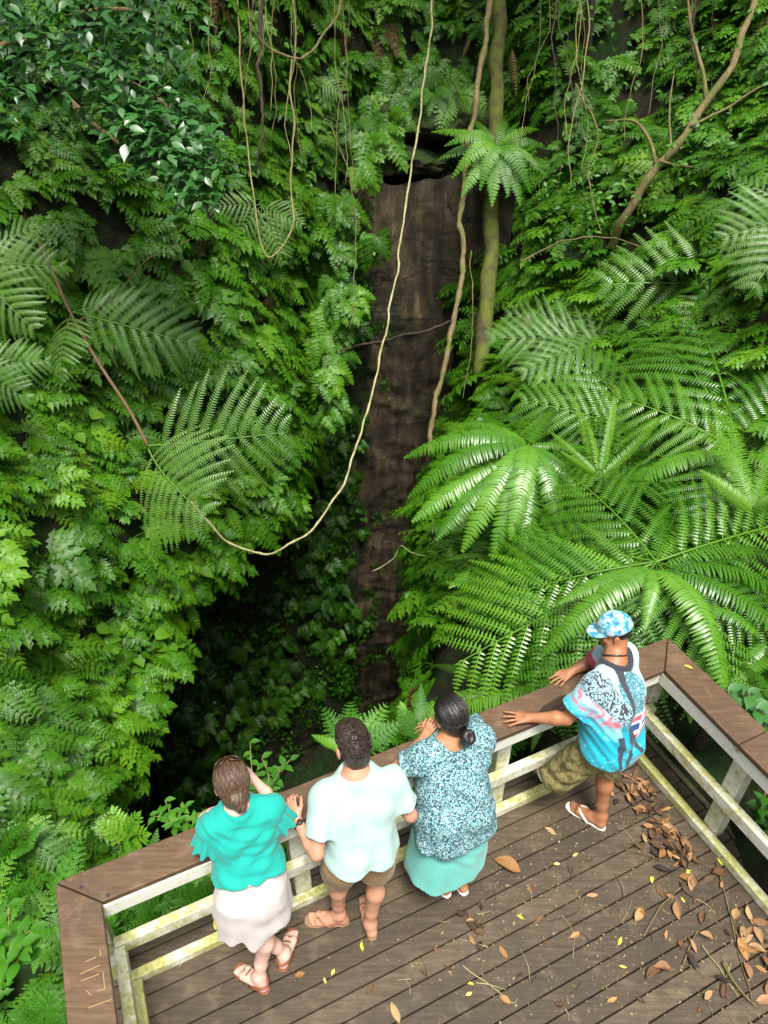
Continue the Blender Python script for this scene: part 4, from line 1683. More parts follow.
def lobed_frond(rg, pairs=6, wide=.42):
    """flat triangular frond of lobed leaflets, along +Y, length 1, facing +Z"""
    tb = TB()
    strap(tb, [(0, y, 0) for y in np.linspace(0, .95, 6)], .010, tint=.45)
    for i in range(pairs):
        y = .16 + .74 * (i / (pairs - .3)) ** .95
        l = wide * (1 - .80 * ((y - .12) / .9) ** 1.1) * rg.uniform(.9, 1.08)
        for sg in (-1, 1):
            a = math.radians(rg.uniform(58, 70) - 14 * y)
            d = V3(sg * math.sin(a), math.cos(a), rg.uniform(-.12, .12))
            pr = [.15, .95, .42, .95, .36, .70, .24, .02]
            blade(tb, V3(0, y + rg.uniform(-.01, .01), .004), d, V3(rg.uniform(-.2, .2), 0, 1), l, l * .215 + .012, pr, rg.uniform(.15, .5), rg.uniform(.1, .45), .5 + rg.uniform(-.2, .2))
    blade(tb, V3(0, .80, .004), V3(0, 1, 0), V3(0, 0, 1), .24, .09, [.3, .9, .5, .7, .3, .02], .2, .1, .6)
    return tb.get()


def lacy_frond(rg, pairs=9, wide=.30):
    """finer twice-cut frond"""
    tb = TB()
    strap(tb, [(0, y, 0) for y in np.linspace(0, .98, 6)], .008, tint=.45)
    for i in range(pairs):
        y = .14 + .80 * i / (pairs - .5)
        l = wide * min(1, .55 + 2.2 * (y - .1)) * (1.04 - y) ** .75 * 1.25 * rg.uniform(.9, 1.1)
        for sg in (-1, 1):
            a = math.radians(rg.uniform(62, 74) - 16 * y)
            d = nrm(V3(sg * math.sin(a), math.cos(a), rg.uniform(-.15, .05)))
            x = nrm(np.cross(d, V3(0, 0, 1)))
            k = 6
            for j in range(k):
                s = (j + .6) / k
                q = V3(0, y, 0) + d * l * s - V3(0, 0, .18 * l * s * s)
                ll = l * .34 * (1 - s * .75)
                for s2 in (-1, 1):
                    blade(tb, q, d * .75 + x * s2, V3(0, 0, 1), ll, ll * .34, [.25, 1., .6, .02], .15, .1, .5 + rg.uniform(-.2, .2))
            blade(tb, V3(0, y, 0) + d * l * .85 - V3(0, 0, .13 * l), d, V3(0, 0, 1), l * .22, l * .07, [.6, .8, .02], .2, 0, .6)
    return tb.get()


def pinnate_frond(rg, pairs=30, wl=.10, w=.011, droop=.25, taper=.5):
    """once-cut frond: many narrow leaflets along a stalk"""
    tb = TB()
    strap(tb, [(0, y, 0) for y in np.linspace(0, 1, 9)], .0055, tint=.95)
    for i in range(pairs):
        y = .06 + .93 * i / (pairs - 1)
        l = wl * min(1., .45 + (y / .18) * .55) * (1 - ((max(y - taper, 0)) / (1.02 - taper)) ** 1.6) + .006
        tt = .5 + rg.uniform(-.12, .12)
        for sg in (-1, 1):
            a = math.radians(rg.uniform(66, 78) - 12 * y)
            d = V3(sg * math.sin(a), math.cos(a), -.06)
            blade(tb, V3(0, y, .002), d, V3(-sg * .25, .12, 1), l * rg.uniform(.93, 1.05), w, [.75, 1., .8, .05], .2, rg.uniform(droop * .7, droop * 1.3), tt)
    return tb.get()


def giant_frond(rg, pairs=10, wide=.42):
    """twice-cut frond of a tree fern: long narrow leaflets that are themselves combs"""
    tb = TB()
    strap(tb, [(0, y, 0) for y in np.linspace(0, 1, 10)], .0075, tint=.9)
    for i in range(pairs):
        y = .14 + .84 * i / (pairs - .6)
        l = wide * min(1., .7 + (y - .14) * 1.4) * (1 - (max(y - .42, 0) / .62) ** 1.5) + .03
        for sg in (-1, 1):
            a = math.radians(rg.uniform(60, 70) - 22 * y)
            d = nrm(V3(sg * math.sin(a), math.cos(a), .10))
            k = max(9, int(29 * l / wide))
            base = V3(0, y + rg.uniform(-.006, .006), .003)
            if rg.random() < .04: continue
            tt = .5 + rg.uniform(-.25, .25)
            dr = rg.uniform(.22, .42)
            cur = lambda s: base + d * l * s - V3(0, 0, dr * l * s * s)
            strap(tb, [cur(s) for s in np.linspace(0, 1, 5)], .0032, tint=.95)
            x = nrm(np.cross(d, V3(0, 0, 1)))
            for j in range(k):
                s = .05 + .94 * j / (k - 1)
                tg = nrm(d - V3(0, 0, 2 * dr * s))
                ll = .030 * min(1, .6 + s * 4) * (1 - (max(s - .5, 0) / .55) ** 1.7) + .004
                nv = np.cross(x, tg)
                for s2 in (-1, 1):
                    blade(tb, cur(s), x * s2 + tg * .28, nv, ll * rg.uniform(.85, 1.1), .0040 * (wide / .42), [.8, 1., .05], .15, .3, tt)
    return tb.get()


def bend(T, d0, g, L, up, n=24):
    """lay a flat frond on the curve that starts along d0 and sags along g"""
    V, F, t = T
    s = np.linspace(0, 1, n)
    C = np.outer(s, d0) + np.outer(s * s, g)
    tan = np.gradient(C, axis=0)
    seg = np.linalg.norm(np.diff(C, axis=0), axis=1)
    ln = np.concatenate([[0], np.cumsum(seg)])
    C = C / ln[-1]; ln = ln / ln[-1]
    tan /= np.linalg.norm(tan, axis=1, keepdims=True)
    x = np.cross(tan, up); x /= np.linalg.norm(x, axis=1, keepdims=True) + 1e-9
    nv = np.cross(x, tan)
    ip = lambda A: np.stack([np.interp(V[:, 1], ln, A[:, k]) for k in range(3)], 1)
    over = np.maximum(V[:, 1] - 1, 0)[:, None]
    P = ip(C) + ip(tan) * over + V[:, :1] * ip(x) + V[:, 2:3] * ip(nv)
    return P * L, F, t


def rosette(rg, fr, n, spread, e0, e1, sag, L0, L1, centre=(0, 1)):
    """fronds from one point. spread: half-angle of the fan round `centre` in the XY plane; Z is outwards"""
    tb = TB()
    for i in range(n):
        f = rg.uniform(-spread, spread) if spread < 3.1 else 2 * math.pi * (i + rg.uniform(-.3, .3)) / n
        e = rg.uniform(e0, e1)
        d0 = V3(math.sin(f) * math.cos(e), math.cos(f) * math.cos(e), math.sin(e))
        g = np.array(sag, float) * rg.uniform(.7, 1.3)
        V, F, t = bend(fr[rg.integers(len(fr))], d0, g, rg.uniform(L0, L1), V3(0, .05, 1) if abs(e) < 1.3 else V3(0, 1, .3))
        tb.add(V, F, np.clip(t + rg.uniform(-.22, .22), 0, 1))
    return tb.get()


rg = np.random.default_rng(5)
LOB = [lobed_frond(rg, p, w) for p, w in ((7, .46), (8, .40), (7, .36), (8, .48))]
LAC = [lacy_frond(rg, 9, .30) for _ in range(2)]
PIN = [pinnate_frond(rg, 26, .15, .019, .2) for _ in range(2)]
WALLP = [rosette(rg, LOB, rg.integers(5, 8), 2.0, .15, 1.1, (0, .75, -.45), .42, .72) for _ in range(7)]
WALLP += [rosette(rg, LAC, rg.integers(4, 7), 1.9, .15, 1.0, (0, .7, -.4), .55, .85) for _ in range(3)]
HEART = []
for _ in range(2):
    tb = TB()
    for i in range(9):
        a = rg.uniform(-2.2, 2.2); e = rg.uniform(.1, 1.)
        d = V3(math.sin(a) * math.cos(e), math.cos(a) * math.cos(e), math.sin(e))
        q = d * rg.uniform(.12, .34) + V3(0, .06, 0)
        strap(tb, [d * .01, d * .1, q], .006, tint=.5)
        blade(tb, q, d * .5 + V3(rg.normal(0, .3), .8, -.1), nrm(V3(rg.normal(0, .3), .3, 1)), rg.uniform(.15, .24), .075, (.35, 1., .95, .7, .4, .02), .2, .2, rg.uniform(.2, .9))
    HEART.append(tb.get())
WALLP += HEART
SINGLE = [rosette(rg, LOB, 2, 1.2, .2, .8, (0, .8, -.5), .7, 1.0) for _ in range(2)]
WALLP += SINGLE
NW = len(WALLP)
GROUNDP = [rosette(rg, PIN, rg.integers(7, 11), 4, .55, 1.15, (0, 0, -.75), .5, .8) for _ in range(3)]
GROUNDP += [rosette(rg, LAC, rg.integers(6, 9), 4, .5, 1.1, (0, 0, -.7), .5, .75) for _ in range(3)]


def basis(z, y):
    """columns x, y, z: z outwards, y as close to `y` as it can be"""
    z = nrm(z); x = nrm(np.cross(y, z)); y = np.cross(z, x)
    return np.stack([x, y, z], 1)


def to_obj(o, R, p, s):
    m = Matrix([[*(R[i] * s), p[i]] for i in range(3)] + [[0, 0, 0, 1]])
    o.matrix_world = m if o.parent is None else m
    loc, rot, sca = m.decompose()
    o.location, o.rotation_mode, o.rotation_quaternion, o.scale = loc, 'QUATERNION', rot, sca


def tmesh(name, T, mat):
    me = mesh_from(name, T[0], T[1], True, {'tint': T[2]})
    me.materials.append(mat)
    return me


# ------------------------------------------------------------------ scatter over the ground sheet
P4 = TV[TF]
TRI_A = np.linalg.norm(np.cross(P4[:, 1] - P4[:, 0], P4[:, 3] - P4[:, 0]), axis=1)
TRI_C = P4.mean(1)
TRI_N = np.cross(P4[:, 1] - P4[:, 0], P4[:, 3] - P4[:, 0])
TRI_N /= np.linalg.norm(TRI_N, axis=1, keepdims=True) + 1e-9
toc = V3(-.9, 6.5, 8) - TRI_C
TRI_N *= np.where((TRI_N * toc).sum(1) < 0, -1, 1)[:, None]


def sample(n, ok, rg):
    w = TRI_A * ok
    i = rg.choice(len(w), n, p=w / w.sum())
    a, b = rg.random((2, n, 1))
    q = P4[i]
    p = q[:, 0] * (1 - a) * (1 - b) + q[:, 1] * a * (1 - b) + q[:, 2] * a * b + q[:, 3] * (1 - a) * b
    return p, TRI_N[i]


def in_view(P, mx=70, my=90):
    x, y, d = project(P)
    return (x > -mx) & (x < 768 + mx) & (y > -my) & (y < 1024 + my) & (d > .5)


def deck_clear(P, m=.25):
    q = P - DA
    t, n_ = q @ EX, q @ EN
    return ~((t > -m) & (t < TL + m) & (n_ < m) & (n_ > -4))


RX, RY, RD = project(TRI_C)
xl = np.interp(RY, [100, 250, 420, 480, 640], [362, 356, 318, 318, 318])
bare = (RX > xl) & (RX < 468) & (RY > 95) & (RY < 425) & (TRI_C[:, 1] > 10)
bare |= (RX > xl) & (RX < 432) & (RY >= 400) & (TRI_C[:, 1] > 9.)
vis = in_view(TRI_C)
nearside = deck_clear(TRI_C, .3) & (TRI_C[:, 1] < 4.4) & (TRI_C[:, 2] > -1.3)
right_bank = (TRI_C[:, 0] > .45) & (TRI_C[:, 1] < 9.0)
depthfade = np.clip((TRI_C[:, 2] + 7.5) / 5.5, .0, 1)
wall_ok = vis & ~bare & ~nearside & (TRI_C[:, 2] > -3.2) & ((TRI_N[:, 2] > -.35) | (TRI_C[:, 2] > -1.5)) & ~(right_bank & (TRI_C[:, 1] < 5.2)) & deck_clear(TRI_C, .5)
rg = np.random.default_rng(21)
Pw, Nw = sample(2300, wall_ok * (.06 + depthfade), rg)
px_, py_, dp_ = project(Pw)
items = []
for p, n_, d_, x_, y_ in zip(Pw, Nw, dp_, px_, py_):
    s = rg.choice([.5, .62, .75, .95]) * rg.uniform(.85, 1.15) * (.85 if p[2] > 3 else 1)
    if p[0] > 1.2: k = rg.choice(NW, p=[.06] * 7 + [.12] * 3 + [.07, .07, .04, .04])
    else: k = rg.choice(NW, p=[.095] * 7 + [.035] * 3 + [.05, .05, .065, .065])
    z = nrm(n_ * .9 + V3(0, 0, .55) + rg.normal(0, .18, 3))
    dn = V3(0, 0, -1) + n_ * .25 + rg.normal(0, .25, 3)
    items.append((s / d_, p + n_ * .03, basis(z, dn), s, int(k)))
items.sort(key=lambda q: -q[0])
WM = [tmesh('wall_fern', T, M['fern_far'] if 7 <= i < 10 else M['fern_wall']) for i, T in enumerate(WALLP)]
for q, (sz, p, R, s, k) in enumerate(items[:300]):
    o = link('wall_fern', WM[k], None)
    to_obj(o, R, p, s)
    if p[0] < -1.5: lb, gp = 'lobed green fern drooping from the steep left-hand wall of the pit', 'ferns on the left pit wall'
    elif p[0] < 1.2: lb, gp = 'green fern drooping from the far wall beside the bare rock', 'ferns on the far pit wall'
    else: lb, gp = 'green fern on the slope among the tree ferns and branches', 'ferns on the right slope'
    tag(o, lb, 'fern', gp)


def merge(name, tpl, its, mat):
    Vs, Fs, Ts, n = [], [], [], 0
    for (sz, p, R, s, k) in its:
        V, F, t = tpl[k]
        Vs.append((V * s) @ R.T + p); Fs.append(F + n); Ts.append(np.clip(t - .42 + rg.uniform(-.4, .4), -.4, .95)); n += len(V)
    o = mk(name, np.concatenate(Vs), np.concatenate(Fs), mat, None, None, True, {'tint': np.concatenate(Ts)})
    return o


for (x, y, d) in ((372, 92, 11.9), (398, 84, 12.0), (420, 74, 12.1), (446, 80, 12.0), (470, 92, 11.8), (384, 110, 11.6), (356, 120, 11.5), (410, 62, 12.3), (440, 58, 12.3), (366, 150, 11.3), (462, 112, 11.6), (405, 96, 11.2), (432, 92, 11.2), (455, 98, 11.2), (390, 122, 11.2), (372, 132, 11.2), (470, 135, 11.3)):
    k = int(rg.integers(NW))
    items.append((0, at(x, y, d), basis(nrm(V3(0, -.8, .7) + rg.normal(0, .15, 3)), V3(0, -.3, -1) + rg.normal(0, .25, 3)), rg.uniform(.7, 1.0), k))
for _ in range(26):
    y = rg.uniform(165, 420); x = np.interp(y, [165, 250, 420], [352, 346, 318]) + rg.normal(0, 11)
    k = int(rg.integers(7))
    items.append((0, at(x, y, 10.9 + rg.uniform(-.2, .2)), basis(nrm(V3(.3, -.8, .5) + rg.normal(0, .15, 3)), V3(.1, -.3, -1) + rg.normal(0, .25, 3)), rg.uniform(.55, .85), k))
for _ in range(60):
    x, y = rg.uniform(-40, 120), rg.uniform(690, 860)
    if x > 70 + (y - 700) * .25: continue
    p, nn = hit(x, y, .05)
    k = int(rg.choice([7, 8, 0, 1, 2, 3]))
    items.append((0, p, basis(nrm(V3(.5, -.3, .8) + rg.normal(0, .15, 3)), V3(.3, -.4, -1) + rg.normal(0, .25, 3)), rg.uniform(.6, .9), k))
tag(merge('fern_undergrowth', WALLP, items[300:], M['fern_wall']), kind='stuff')

DRYP = [rosette(rg, [pinnate_frond(rg, 14, .12, .010, .9), lobed_frond(rg, 7, .3)], 3, 1.2, -.1, .5, (0, 1.2, -.5), .5, .9) for _ in range(3)]
Pd, Nd = sample(40, wall_ok * (.2 + depthfade), rg)
its = [(0, p + n_ * .16, basis(nrm(n_ + rg.normal(0, .2, 3)), V3(0, 0, -1) + rg.normal(0, .25, 3)), rg.uniform(.5, .9), int(rg.integers(3))) for p, n_ in zip(Pd, Nd)]
tag(merge('withered_fronds', DRYP, its, M['dry_frond']), kind='stuff')

# small creeping leaves close to the rock and down in the pit
SMALL = []
for _ in range(6):
    tb = TB()
    for i in range(14):
        d = nrm(V3(rg.normal(), rg.normal() + .5, rg.uniform(.1, .7)))
        blade(tb, V3(*(rg.normal(0, .085, 2)), rg.uniform(0, .06)), d, nrm(V3(rg.normal(0, .4), .35, 1)), rg.uniform(.05, .10), .028, [.1, .9, .95, .5, .02], .2, .25, rg.uniform(.2, .8))
    SMALL.append(tb.get())
Ps, Ns = sample(1700, vis * ~nearside * (bare * .25 + (TRI_C[:, 2] < -1.8) * .9) * (TRI_C[:, 2] > -9.5), rg)
its = [(0, p + n_ * .02, basis(nrm(n_ + rg.normal(0, .2, 3)), V3(0, 0, -1) + n_ * .2 + rg.normal(0, .3, 3)), rg.uniform(.8, 1.5), int(rg.integers(6))) for p, n_ in zip(Ps, Ns)]
tag(merge('creeping_leaves', SMALL, its, M['leaf_small']), kind='stuff')
# creepers on the edges of the rock panel itself
Rq = RV.reshape(150, 210, 3)
its = []
for _ in range(950):
    q = rg.random()
    if q < .55: u = rg.uniform(0, .47)
    elif q < .85: u = .46 + .13 * rg.random() ** 1.8
    else: u = 1 - .12 * rg.random() ** 1.3
    v_ = 1 - rg.random() ** .8 * .97
    if mnoise.noise(Vector((u * 14, v_ * 9, 3.3))) < -.08: continue
    p = Rq[min(149, int(u * 150)), min(209, int(v_ * 210))]
    nv = nrm(V3(.6 if u < .5 else -.35, -1, .15))
    its.append((0, p + nv * .02, basis(nrm(nv + rg.normal(0, .2, 3)), V3(0, 0, -1) + rg.normal(0, .3, 3)), rg.uniform(.8, 1.5), int(rg.integers(6))))
tag(merge('creeping_leaves', SMALL, its, M['leaf_small']), kind='stuff')
its = []
for _ in range(190):
    u, v_ = rg.uniform(.02, .53), rg.uniform(.25, .97)
    p = Rq[min(149, int(u * 150)), min(209, int(v_ * 210))]
    nv = nrm(V3(.6, -1, .15))
    its.append((0, p + nv * .03, basis(nrm(nv + V3(0, 0, .4) + rg.normal(0, .2, 3)), V3(0, 0, -1) + rg.normal(0, .3, 3)), rg.uniform(.4, .75), int(rg.integers(10))))
tag(merge('hollow_ferns', WALLP, its, M['fern_wall']), kind='stuff')


# ------------------------------------------------------------------ big ferns with a frond per part
rgf = np.random.default_rng(9)
def arc(T, h, twist=0.):
    """bend a flat frond into an arch whose chord is (0,0,0)-(0,1,0)"""
    V, F, t = bend(T, V3(0, 1, 2.2 * h), V3(0, 0, -2.2 * h), 1., V3(0, 0, 1))
    e = bend((V3(0, 1, 0)[None], np.zeros((1, 4), int), np.zeros(1)), V3(0, 1, 2.2 * h), V3(0, 0, -2.2 * h), 1., V3(0, 0, 1))[0][0]
    a = math.atan2(e[2], e[1]); L = math.hypot(e[1], e[2])
    c, s = math.cos(-a) / L, math.sin(-a) / L
    V = np.stack([V[:, 0] / L, V[:, 1] * c - V[:, 2] * s, V[:, 1] * s + V[:, 2] * c], 1)
    return V, F, t


def variants(T, mat, name='frond', hs=(.12, .2, .3)):
    return [tmesh(name, arc(x, h), mat) for x in T for h in hs]


GI = [giant_frond(rgf, 10, .44), giant_frond(rgf, 11, .40)]
BIG_ = [giant_frond(rgf, 11, .60), giant_frond(rgf, 12, .54)]
LONG = [pinnate_frond(rgf, 44, .082, .0088, .3, .62), pinnate_frond(rgf, 40, .095, .0092, .35, .55)]
FM = {'broad': variants(BIG_, M['fern_tree'], hs=(.08, .18)),
      'giant': variants(GI, M['fern_tree'], hs=(.10, .2)),
      'long': variants(LONG, M['fern_tree'], hs=(.14, .24, .34)),
      'young': variants(LONG, M['fern_yellow'], hs=(.06, .2)),
      'pale': variants(GI, M['fern_pale'], hs=(.10, .2)),
      'strap': variants([pinnate_frond(rgf, 24, .10, .018, .15, .4)], M['fern_bright'], hs=(.2, .32)),
      'nest': variants([pinnate_frond(rgf, 24, .11, .016, .15, .4)], M['fern_wall'], hs=(.2, .4)),
      'sword': variants([pinnate_frond(rgf, 26, .15, .019, .2), lacy_frond(rgf, 10, .28)], M['fern_bright'], hs=(.12, .25)),
      'lime': variants([lobed_frond(rgf, 6, .44)], M['fern_yellow'], hs=(.15,)),
      'lobed': variants(LOB[:2], M['fern_bright'], hs=(.15, .25))}


def over_deck(p, m=.10):
    q = p - DA
    t, n_ = q @ EX, q @ EN
    return -m < t < TL + m and -3.4 < n_ < m and p[2] > -.45


def frond(root, kind, base, tip, up=(0, 0, 1), wide=1., v=None):
    base, tip = np.asarray(base, float), np.asarray(tip, float)
    for s_ in (1., .8, .62):                         # leaves do not reach over the railing
        tp = base + (tip - base) * s_
        if not any(over_deck(base + (tp - base) * q) for q in (.35, .6, .8, 1.)): break
    else:
        return None
    tip = tp
    me = FM[kind][int(rgf.integers(len(FM[kind]))) if v is None else v]
    o = link('frond', me, None, root)
    y = tip - base
    L = np.linalg.norm(y)
    y = y / L
    up = np.asarray(up, float) + rgf.normal(0, .08, 3)
    z = nrm(up - y * (up @ y)); x = np.cross(y, z)
    R = np.stack([x * wide, y, z * max(.8, wide)], 1)
    m = Matrix([[*(R[i] * L), base[i] - root.location[i]] for i in range(3)] + [[0, 0, 0, 1]])
    loc, rot, sca = m.decompose()
    o.location, o.rotation_mode, o.rotation_quaternion, o.scale = loc, 'QUATERNION', rot, sca
    return o


def caudex(root, p, r=.07, mat='bark_dark'):
    """short fibrous trunk down to the ground"""
    g = ground_z(p[0], p[1], p[2] + .5)
    g = min(g, p[2] - .25)
    m = MB()
    pts = [V3(p[0] + .02 * math.sin(k), p[1] + .02 * math.cos(k * 2), z) for k, z in enumerate(np.linspace(g - .1, p[2], 6))]
    m.tube(pts, [r * q for q in (1.3, 1.1, 1, .95, .95, .8)], 9)
    return m.build('trunk', M[mat], root, smooth=True)


def big_fern(name, c, label, cat, fr, group=None, trunk=.07):
    o = tag(empty(name, c), label, cat, group)
    if trunk: caudex(o, c, trunk)
    for f_ in fr: frond(o, *f_)
    return o


def radial(c, n, L0, L1, kind, elev=(.1, .7), drop=.35, a0=0., a1=2 * math.pi, tilt=(0, 0, 0)):
    out = []
    for i in range(n):
        a = a0 + (a1 - a0) * (i + rgf.uniform(.1, .9)) / n
        L = rgf.uniform(L0, L1)
        e = rgf.uniform(*elev)
        d = V3(math.cos(a) * math.cos(e), math.sin(a) * math.cos(e), math.sin(e) - drop) + np.array(tilt)
        out.append((kind, c + V3(math.cos(a), math.sin(a), 0) * .04, c + d * L))
    return out


# the large rosette right behind the railing corner
c = at(655, 566, 6.0)
fr = [('broad', c + V3(0, 0, .05), at(x, y, d), (ux, -.35, .9), w_) for x, y, d, w_, ux in ((548, 716, 5.45, 1., -.3), (470, 610, 6.3, .9, -.2), (560, 470, 7.1, .9, 0), (690, 470, 7.2, .9, .1), (800, 520, 6.4, .9, .2), (800, 640, 5.5, .9, .2),
                                                                          (760, 720, 5.0, .8, .2), (640, 690, 5.5, .7, 0), (455, 665, 6.0, .85, -.3), (500, 540, 6.8, .8, -.1))]
fr += radial(c, 12, 1.1, 1.5, 'long', (.05, .5), .42)
big_fern('tree_fern', c, 'large tree fern with glossy arching fronds radiating just behind the man in the cap', 'tree fern', fr, trunk=.09)
# bright fan of hanging fronds beside the rock
c = at(528, 446, 7.6)
fr = [('long', c, at(x, y, d), (0, -.3, 1)) for x, y, d in ((404, 458, 7.2), (408, 498, 7.0), (412, 522, 6.9), (436, 540, 6.8), (462, 552, 6.7), (492, 560, 6.6), (524, 556, 6.6), (560, 540, 6.7),
                                                               (440, 430, 7.9), (470, 412, 8.2), (585, 500, 7.), (600, 452, 7.6), (560, 400, 8.4), (426, 480, 7.0), (510, 540, 6.5))]
big_fern('tree_fern', c, 'bright green tree fern whose fronds hang in a fan beside the bare rock face', 'tree fern', fr, trunk=.08)
# big frond with a visible midrib at the right edge
c = at(738, 452, 7.0)
fr = [('giant', c, at(698, 322, 8.0), (.0, -.75, .65), 1.15, 0), ('giant', c, at(800, 360, 7.6), (0, -.7, .7), 1.), ('giant', c, at(600, 395, 7.4), (-.1, -.5, .8), .95),
      ('giant', c, at(640, 330, 8.6), (0, -.6, .8), 1.), ('giant', c, at(830, 470, 6.6), (0, -.4, .9), 1.), ('giant', c, at(690, 540, 6.2), (0, -.3, 1), .8)]
fr += radial(c, 8, 1.2, 1.7, 'long', (.0, .5), .35)
big_fern('tree_fern', c, 'tall tree fern at the right edge with one broad frond showing its yellow midrib', 'tree fern', fr, trunk=.09)
c = at(655, 440, 8.2)
fr = [('broad', c, at(x, y, d), (0, -.6, .8), w_) for x, y, d, w_ in ((520, 400, 8.2, .8), (560, 340, 9.0, .8), (640, 330, 9.2, .8), (600, 470, 7.4, .7), (720, 400, 8.0, .7))]
big_fern('tree_fern', c, 'lacy tree fern in the middle of the right bank behind the yellow-green fronds', 'tree fern', fr, trunk=.08)
# pale greyish fronds higher up the slope
c = at(765, 292, 9.0)
fr = [('pale', c, at(600, 285, 8.8), (0, -.8, .5), .9), ('pale', c, at(640, 262, 9.4), (0, -.8, .5), .9), ('pale', c, at(700, 225, 9.8), (.2, -.8, .5), .9), ('pale', c, at(690, 330, 8.2), (0, -.6, .7), .9)]
big_fern('tree_fern', c, 'tree fern with pale hanging fronds above the other ferns on the right', 'tree fern', fr, trunk=.08)
c = at(800, 215, 7.6)
fr = [('pale', c, at(722, 240, 7.2), (0, -.7, .6), 1.), ('pale', c, at(736, 180, 8.), (0, -.7, .6), 1.), ('pale', c, at(752, 290, 7.), (0, -.5, .8), 1.)]
big_fern('tree_fern', c, 'light green tree fern fronds entering high at the right edge', 'tree fern', fr, trunk=.08)
c = at(610, 345, 9.2)
fr = [('pale', c, at(488, 338, 9.0), (0, -.6, .8), .8), ('pale', c, at(505, 315, 9.5), (0, -.7, .7), .8), ('pale', c, at(520, 372, 8.6), (0, -.5, .8), .8), ('pale', c, at(560, 300, 10), (0, -.7, .7), .8)]
big_fern('tree_fern', c, 'tree fern with spreading pale fronds behind the mossy trunk', 'tree fern', fr, trunk=.08)
# yellow-green young fronds
c = at(600, 478, 6.9)
fr = [('young', c, at(x, y, d) + rgf.normal(0, .08, 3), (rgf.uniform(-.6, .6), -1, .4), .7) for x, y, d in ((572, 392, 7.2), (588, 398, 7.2), (606, 402, 7.1), (624, 396, 7.1), (648, 412, 7.0), (545, 420, 7.1), (560, 470, 6.6), (640, 470, 6.5), (622, 502, 6.4))]
big_fern('young_fern', c, 'yellow-green young fern with upright comb-like fronds amid the darker fronds', 'fern', fr, trunk=0)
c = at(752, 512, 6.2)
fr = [('young', c, at(x, y, d), (-.2, -1, .5), 1.2) for x, y, d in ((708, 420, 6.5), (724, 410, 6.6), (775, 430, 6.4), (700, 470, 6.1), (790, 480, 6.0))]
big_fern('young_fern', c, 'yellow-green young fern with upright fronds by the right edge', 'fern', fr, trunk=0)
# unlabelled-looking fillers on the right bank: same kind, nothing tells them apart
for (x, y, d, n_) in ((575, 650, 6.2, 9), (740, 580, 6.2, 9), (770, 640, 5.5, 9), (720, 690, 5.2, 8), (530, 600, 7.2, 9), (500, 560, 7.9, 9), (640, 510, 7.6, 9), (700, 500, 7.2, 9), (560, 375, 9.4, 9),
                      (660, 445, 8.1, 9), (760, 390, 8, 9), (500, 690, 6.2, 9), (790, 720, 4.9, 8), (550, 690, 5.9, 9)):
    c = at(x, y, d)
    big_fern('understory_fern', c, 'dark green fern with narrow comb-like fronds crowding the right bank', 'fern', radial(c, n_, .7, 1.15, 'long', (.0, .7), .4), 'ferns crowding the right bank', trunk=.045)

# left side: long bipinnate fronds on thin stalks
c = at(148, 446, 7.6)
fr = [('pale', c, at(288, 432, 7.3), (.1, -.85, .5), 1.15, 0), ('pale', c + V3(0, 0, -.05), at(206, 516, 7.0), (-.3, -.8, .6), 1.7, 2)]
o = big_fern('climbing_fern', c, 'pair of broad grey-green fronds spreading from a thin stalk in front of the left wall', 'fern', fr, trunk=0)
m = MB(); m.tube(spline([at(-20, 110, 8.0), at(20, 205, 8.2), at(48, 262, 8.1), at(70, 312, 8.0), at(98, 362, 7.9), at(128, 408, 7.7), c], 30), [.02] * 30, 6)
m.build('stalk', M['stem_brown'], o, smooth=True)
c = at(72, 312, 8.0)
fr = [('pale', c, at(196, 345, 7.9), (.1, -.85, .5), .9), ('pale', c, at(60, 372, 7.6), (-.2, -.8, .6), 1.0), ('pale', c, at(150, 300, 8.2), (.1, -.85, .5), .8)]
big_fern('climbing_fern', c, 'dim feathery fern halfway down the brown stalk on the left wall', 'fern', fr, trunk=0)
c = at(-30, 262, 7.4)
fr = [('pale', c, at(66, 268, 7.4), (.1, -.85, .5), .9), ('pale', c, at(34, 330, 7.2), (-.2, -.8, .6), .9), ('pale', c, at(40, 225, 7.6), (.1, -.85, .5), .8)]
big_fern('climbing_fern', c, 'feathery fern fronds reaching in from the left edge', 'fern', fr, trunk=0)
c = at(-30, 365, 7.0)
fr = [('pale', c, at(50, 362, 7.0), (.1, -.85, .5), .9), ('pale', c, at(30, 400, 6.8), (-.2, -.8, .6), .9)]
big_fern('climbing_fern', c, 'lowest feathery fronds reaching in from the left edge', 'fern', fr, trunk=0)
for (x, y, d, lb) in ((262, 205, 10.2, 'drooping feathery fern hanging under the looped vine'), (310, 80, 11.5, 'light feathery fern at the head of the slope by the curled vine')):
    c = at(x, y, d)
    big_fern('feather_fern', c, lb, 'fern', [('pale', c, c + V3(dx, -.35, dz), (0, -.8, .5), .9) for dx, dz in ((-.45, -.5), (.3, -.75), (.6, -.2), (-.1, -.85), (-.7, .05))], trunk=0)

# ------------------------------------------------------------------ trees
def limb(m, pts, r0, r1, n=24, sides=9, wob=.0, tint=.5):
    p = spline(pts, n)
    if wob:
        for i in range(n):
            p[i] = p[i] + np.array(mnoise.noise_vector(Vector(p[i] * 2.2))) * wob
    m.tube(p, np.linspace(r0, r1, n) * (1 + .10 * np.sin(np.arange(n) * 1.9)), sides, tint)


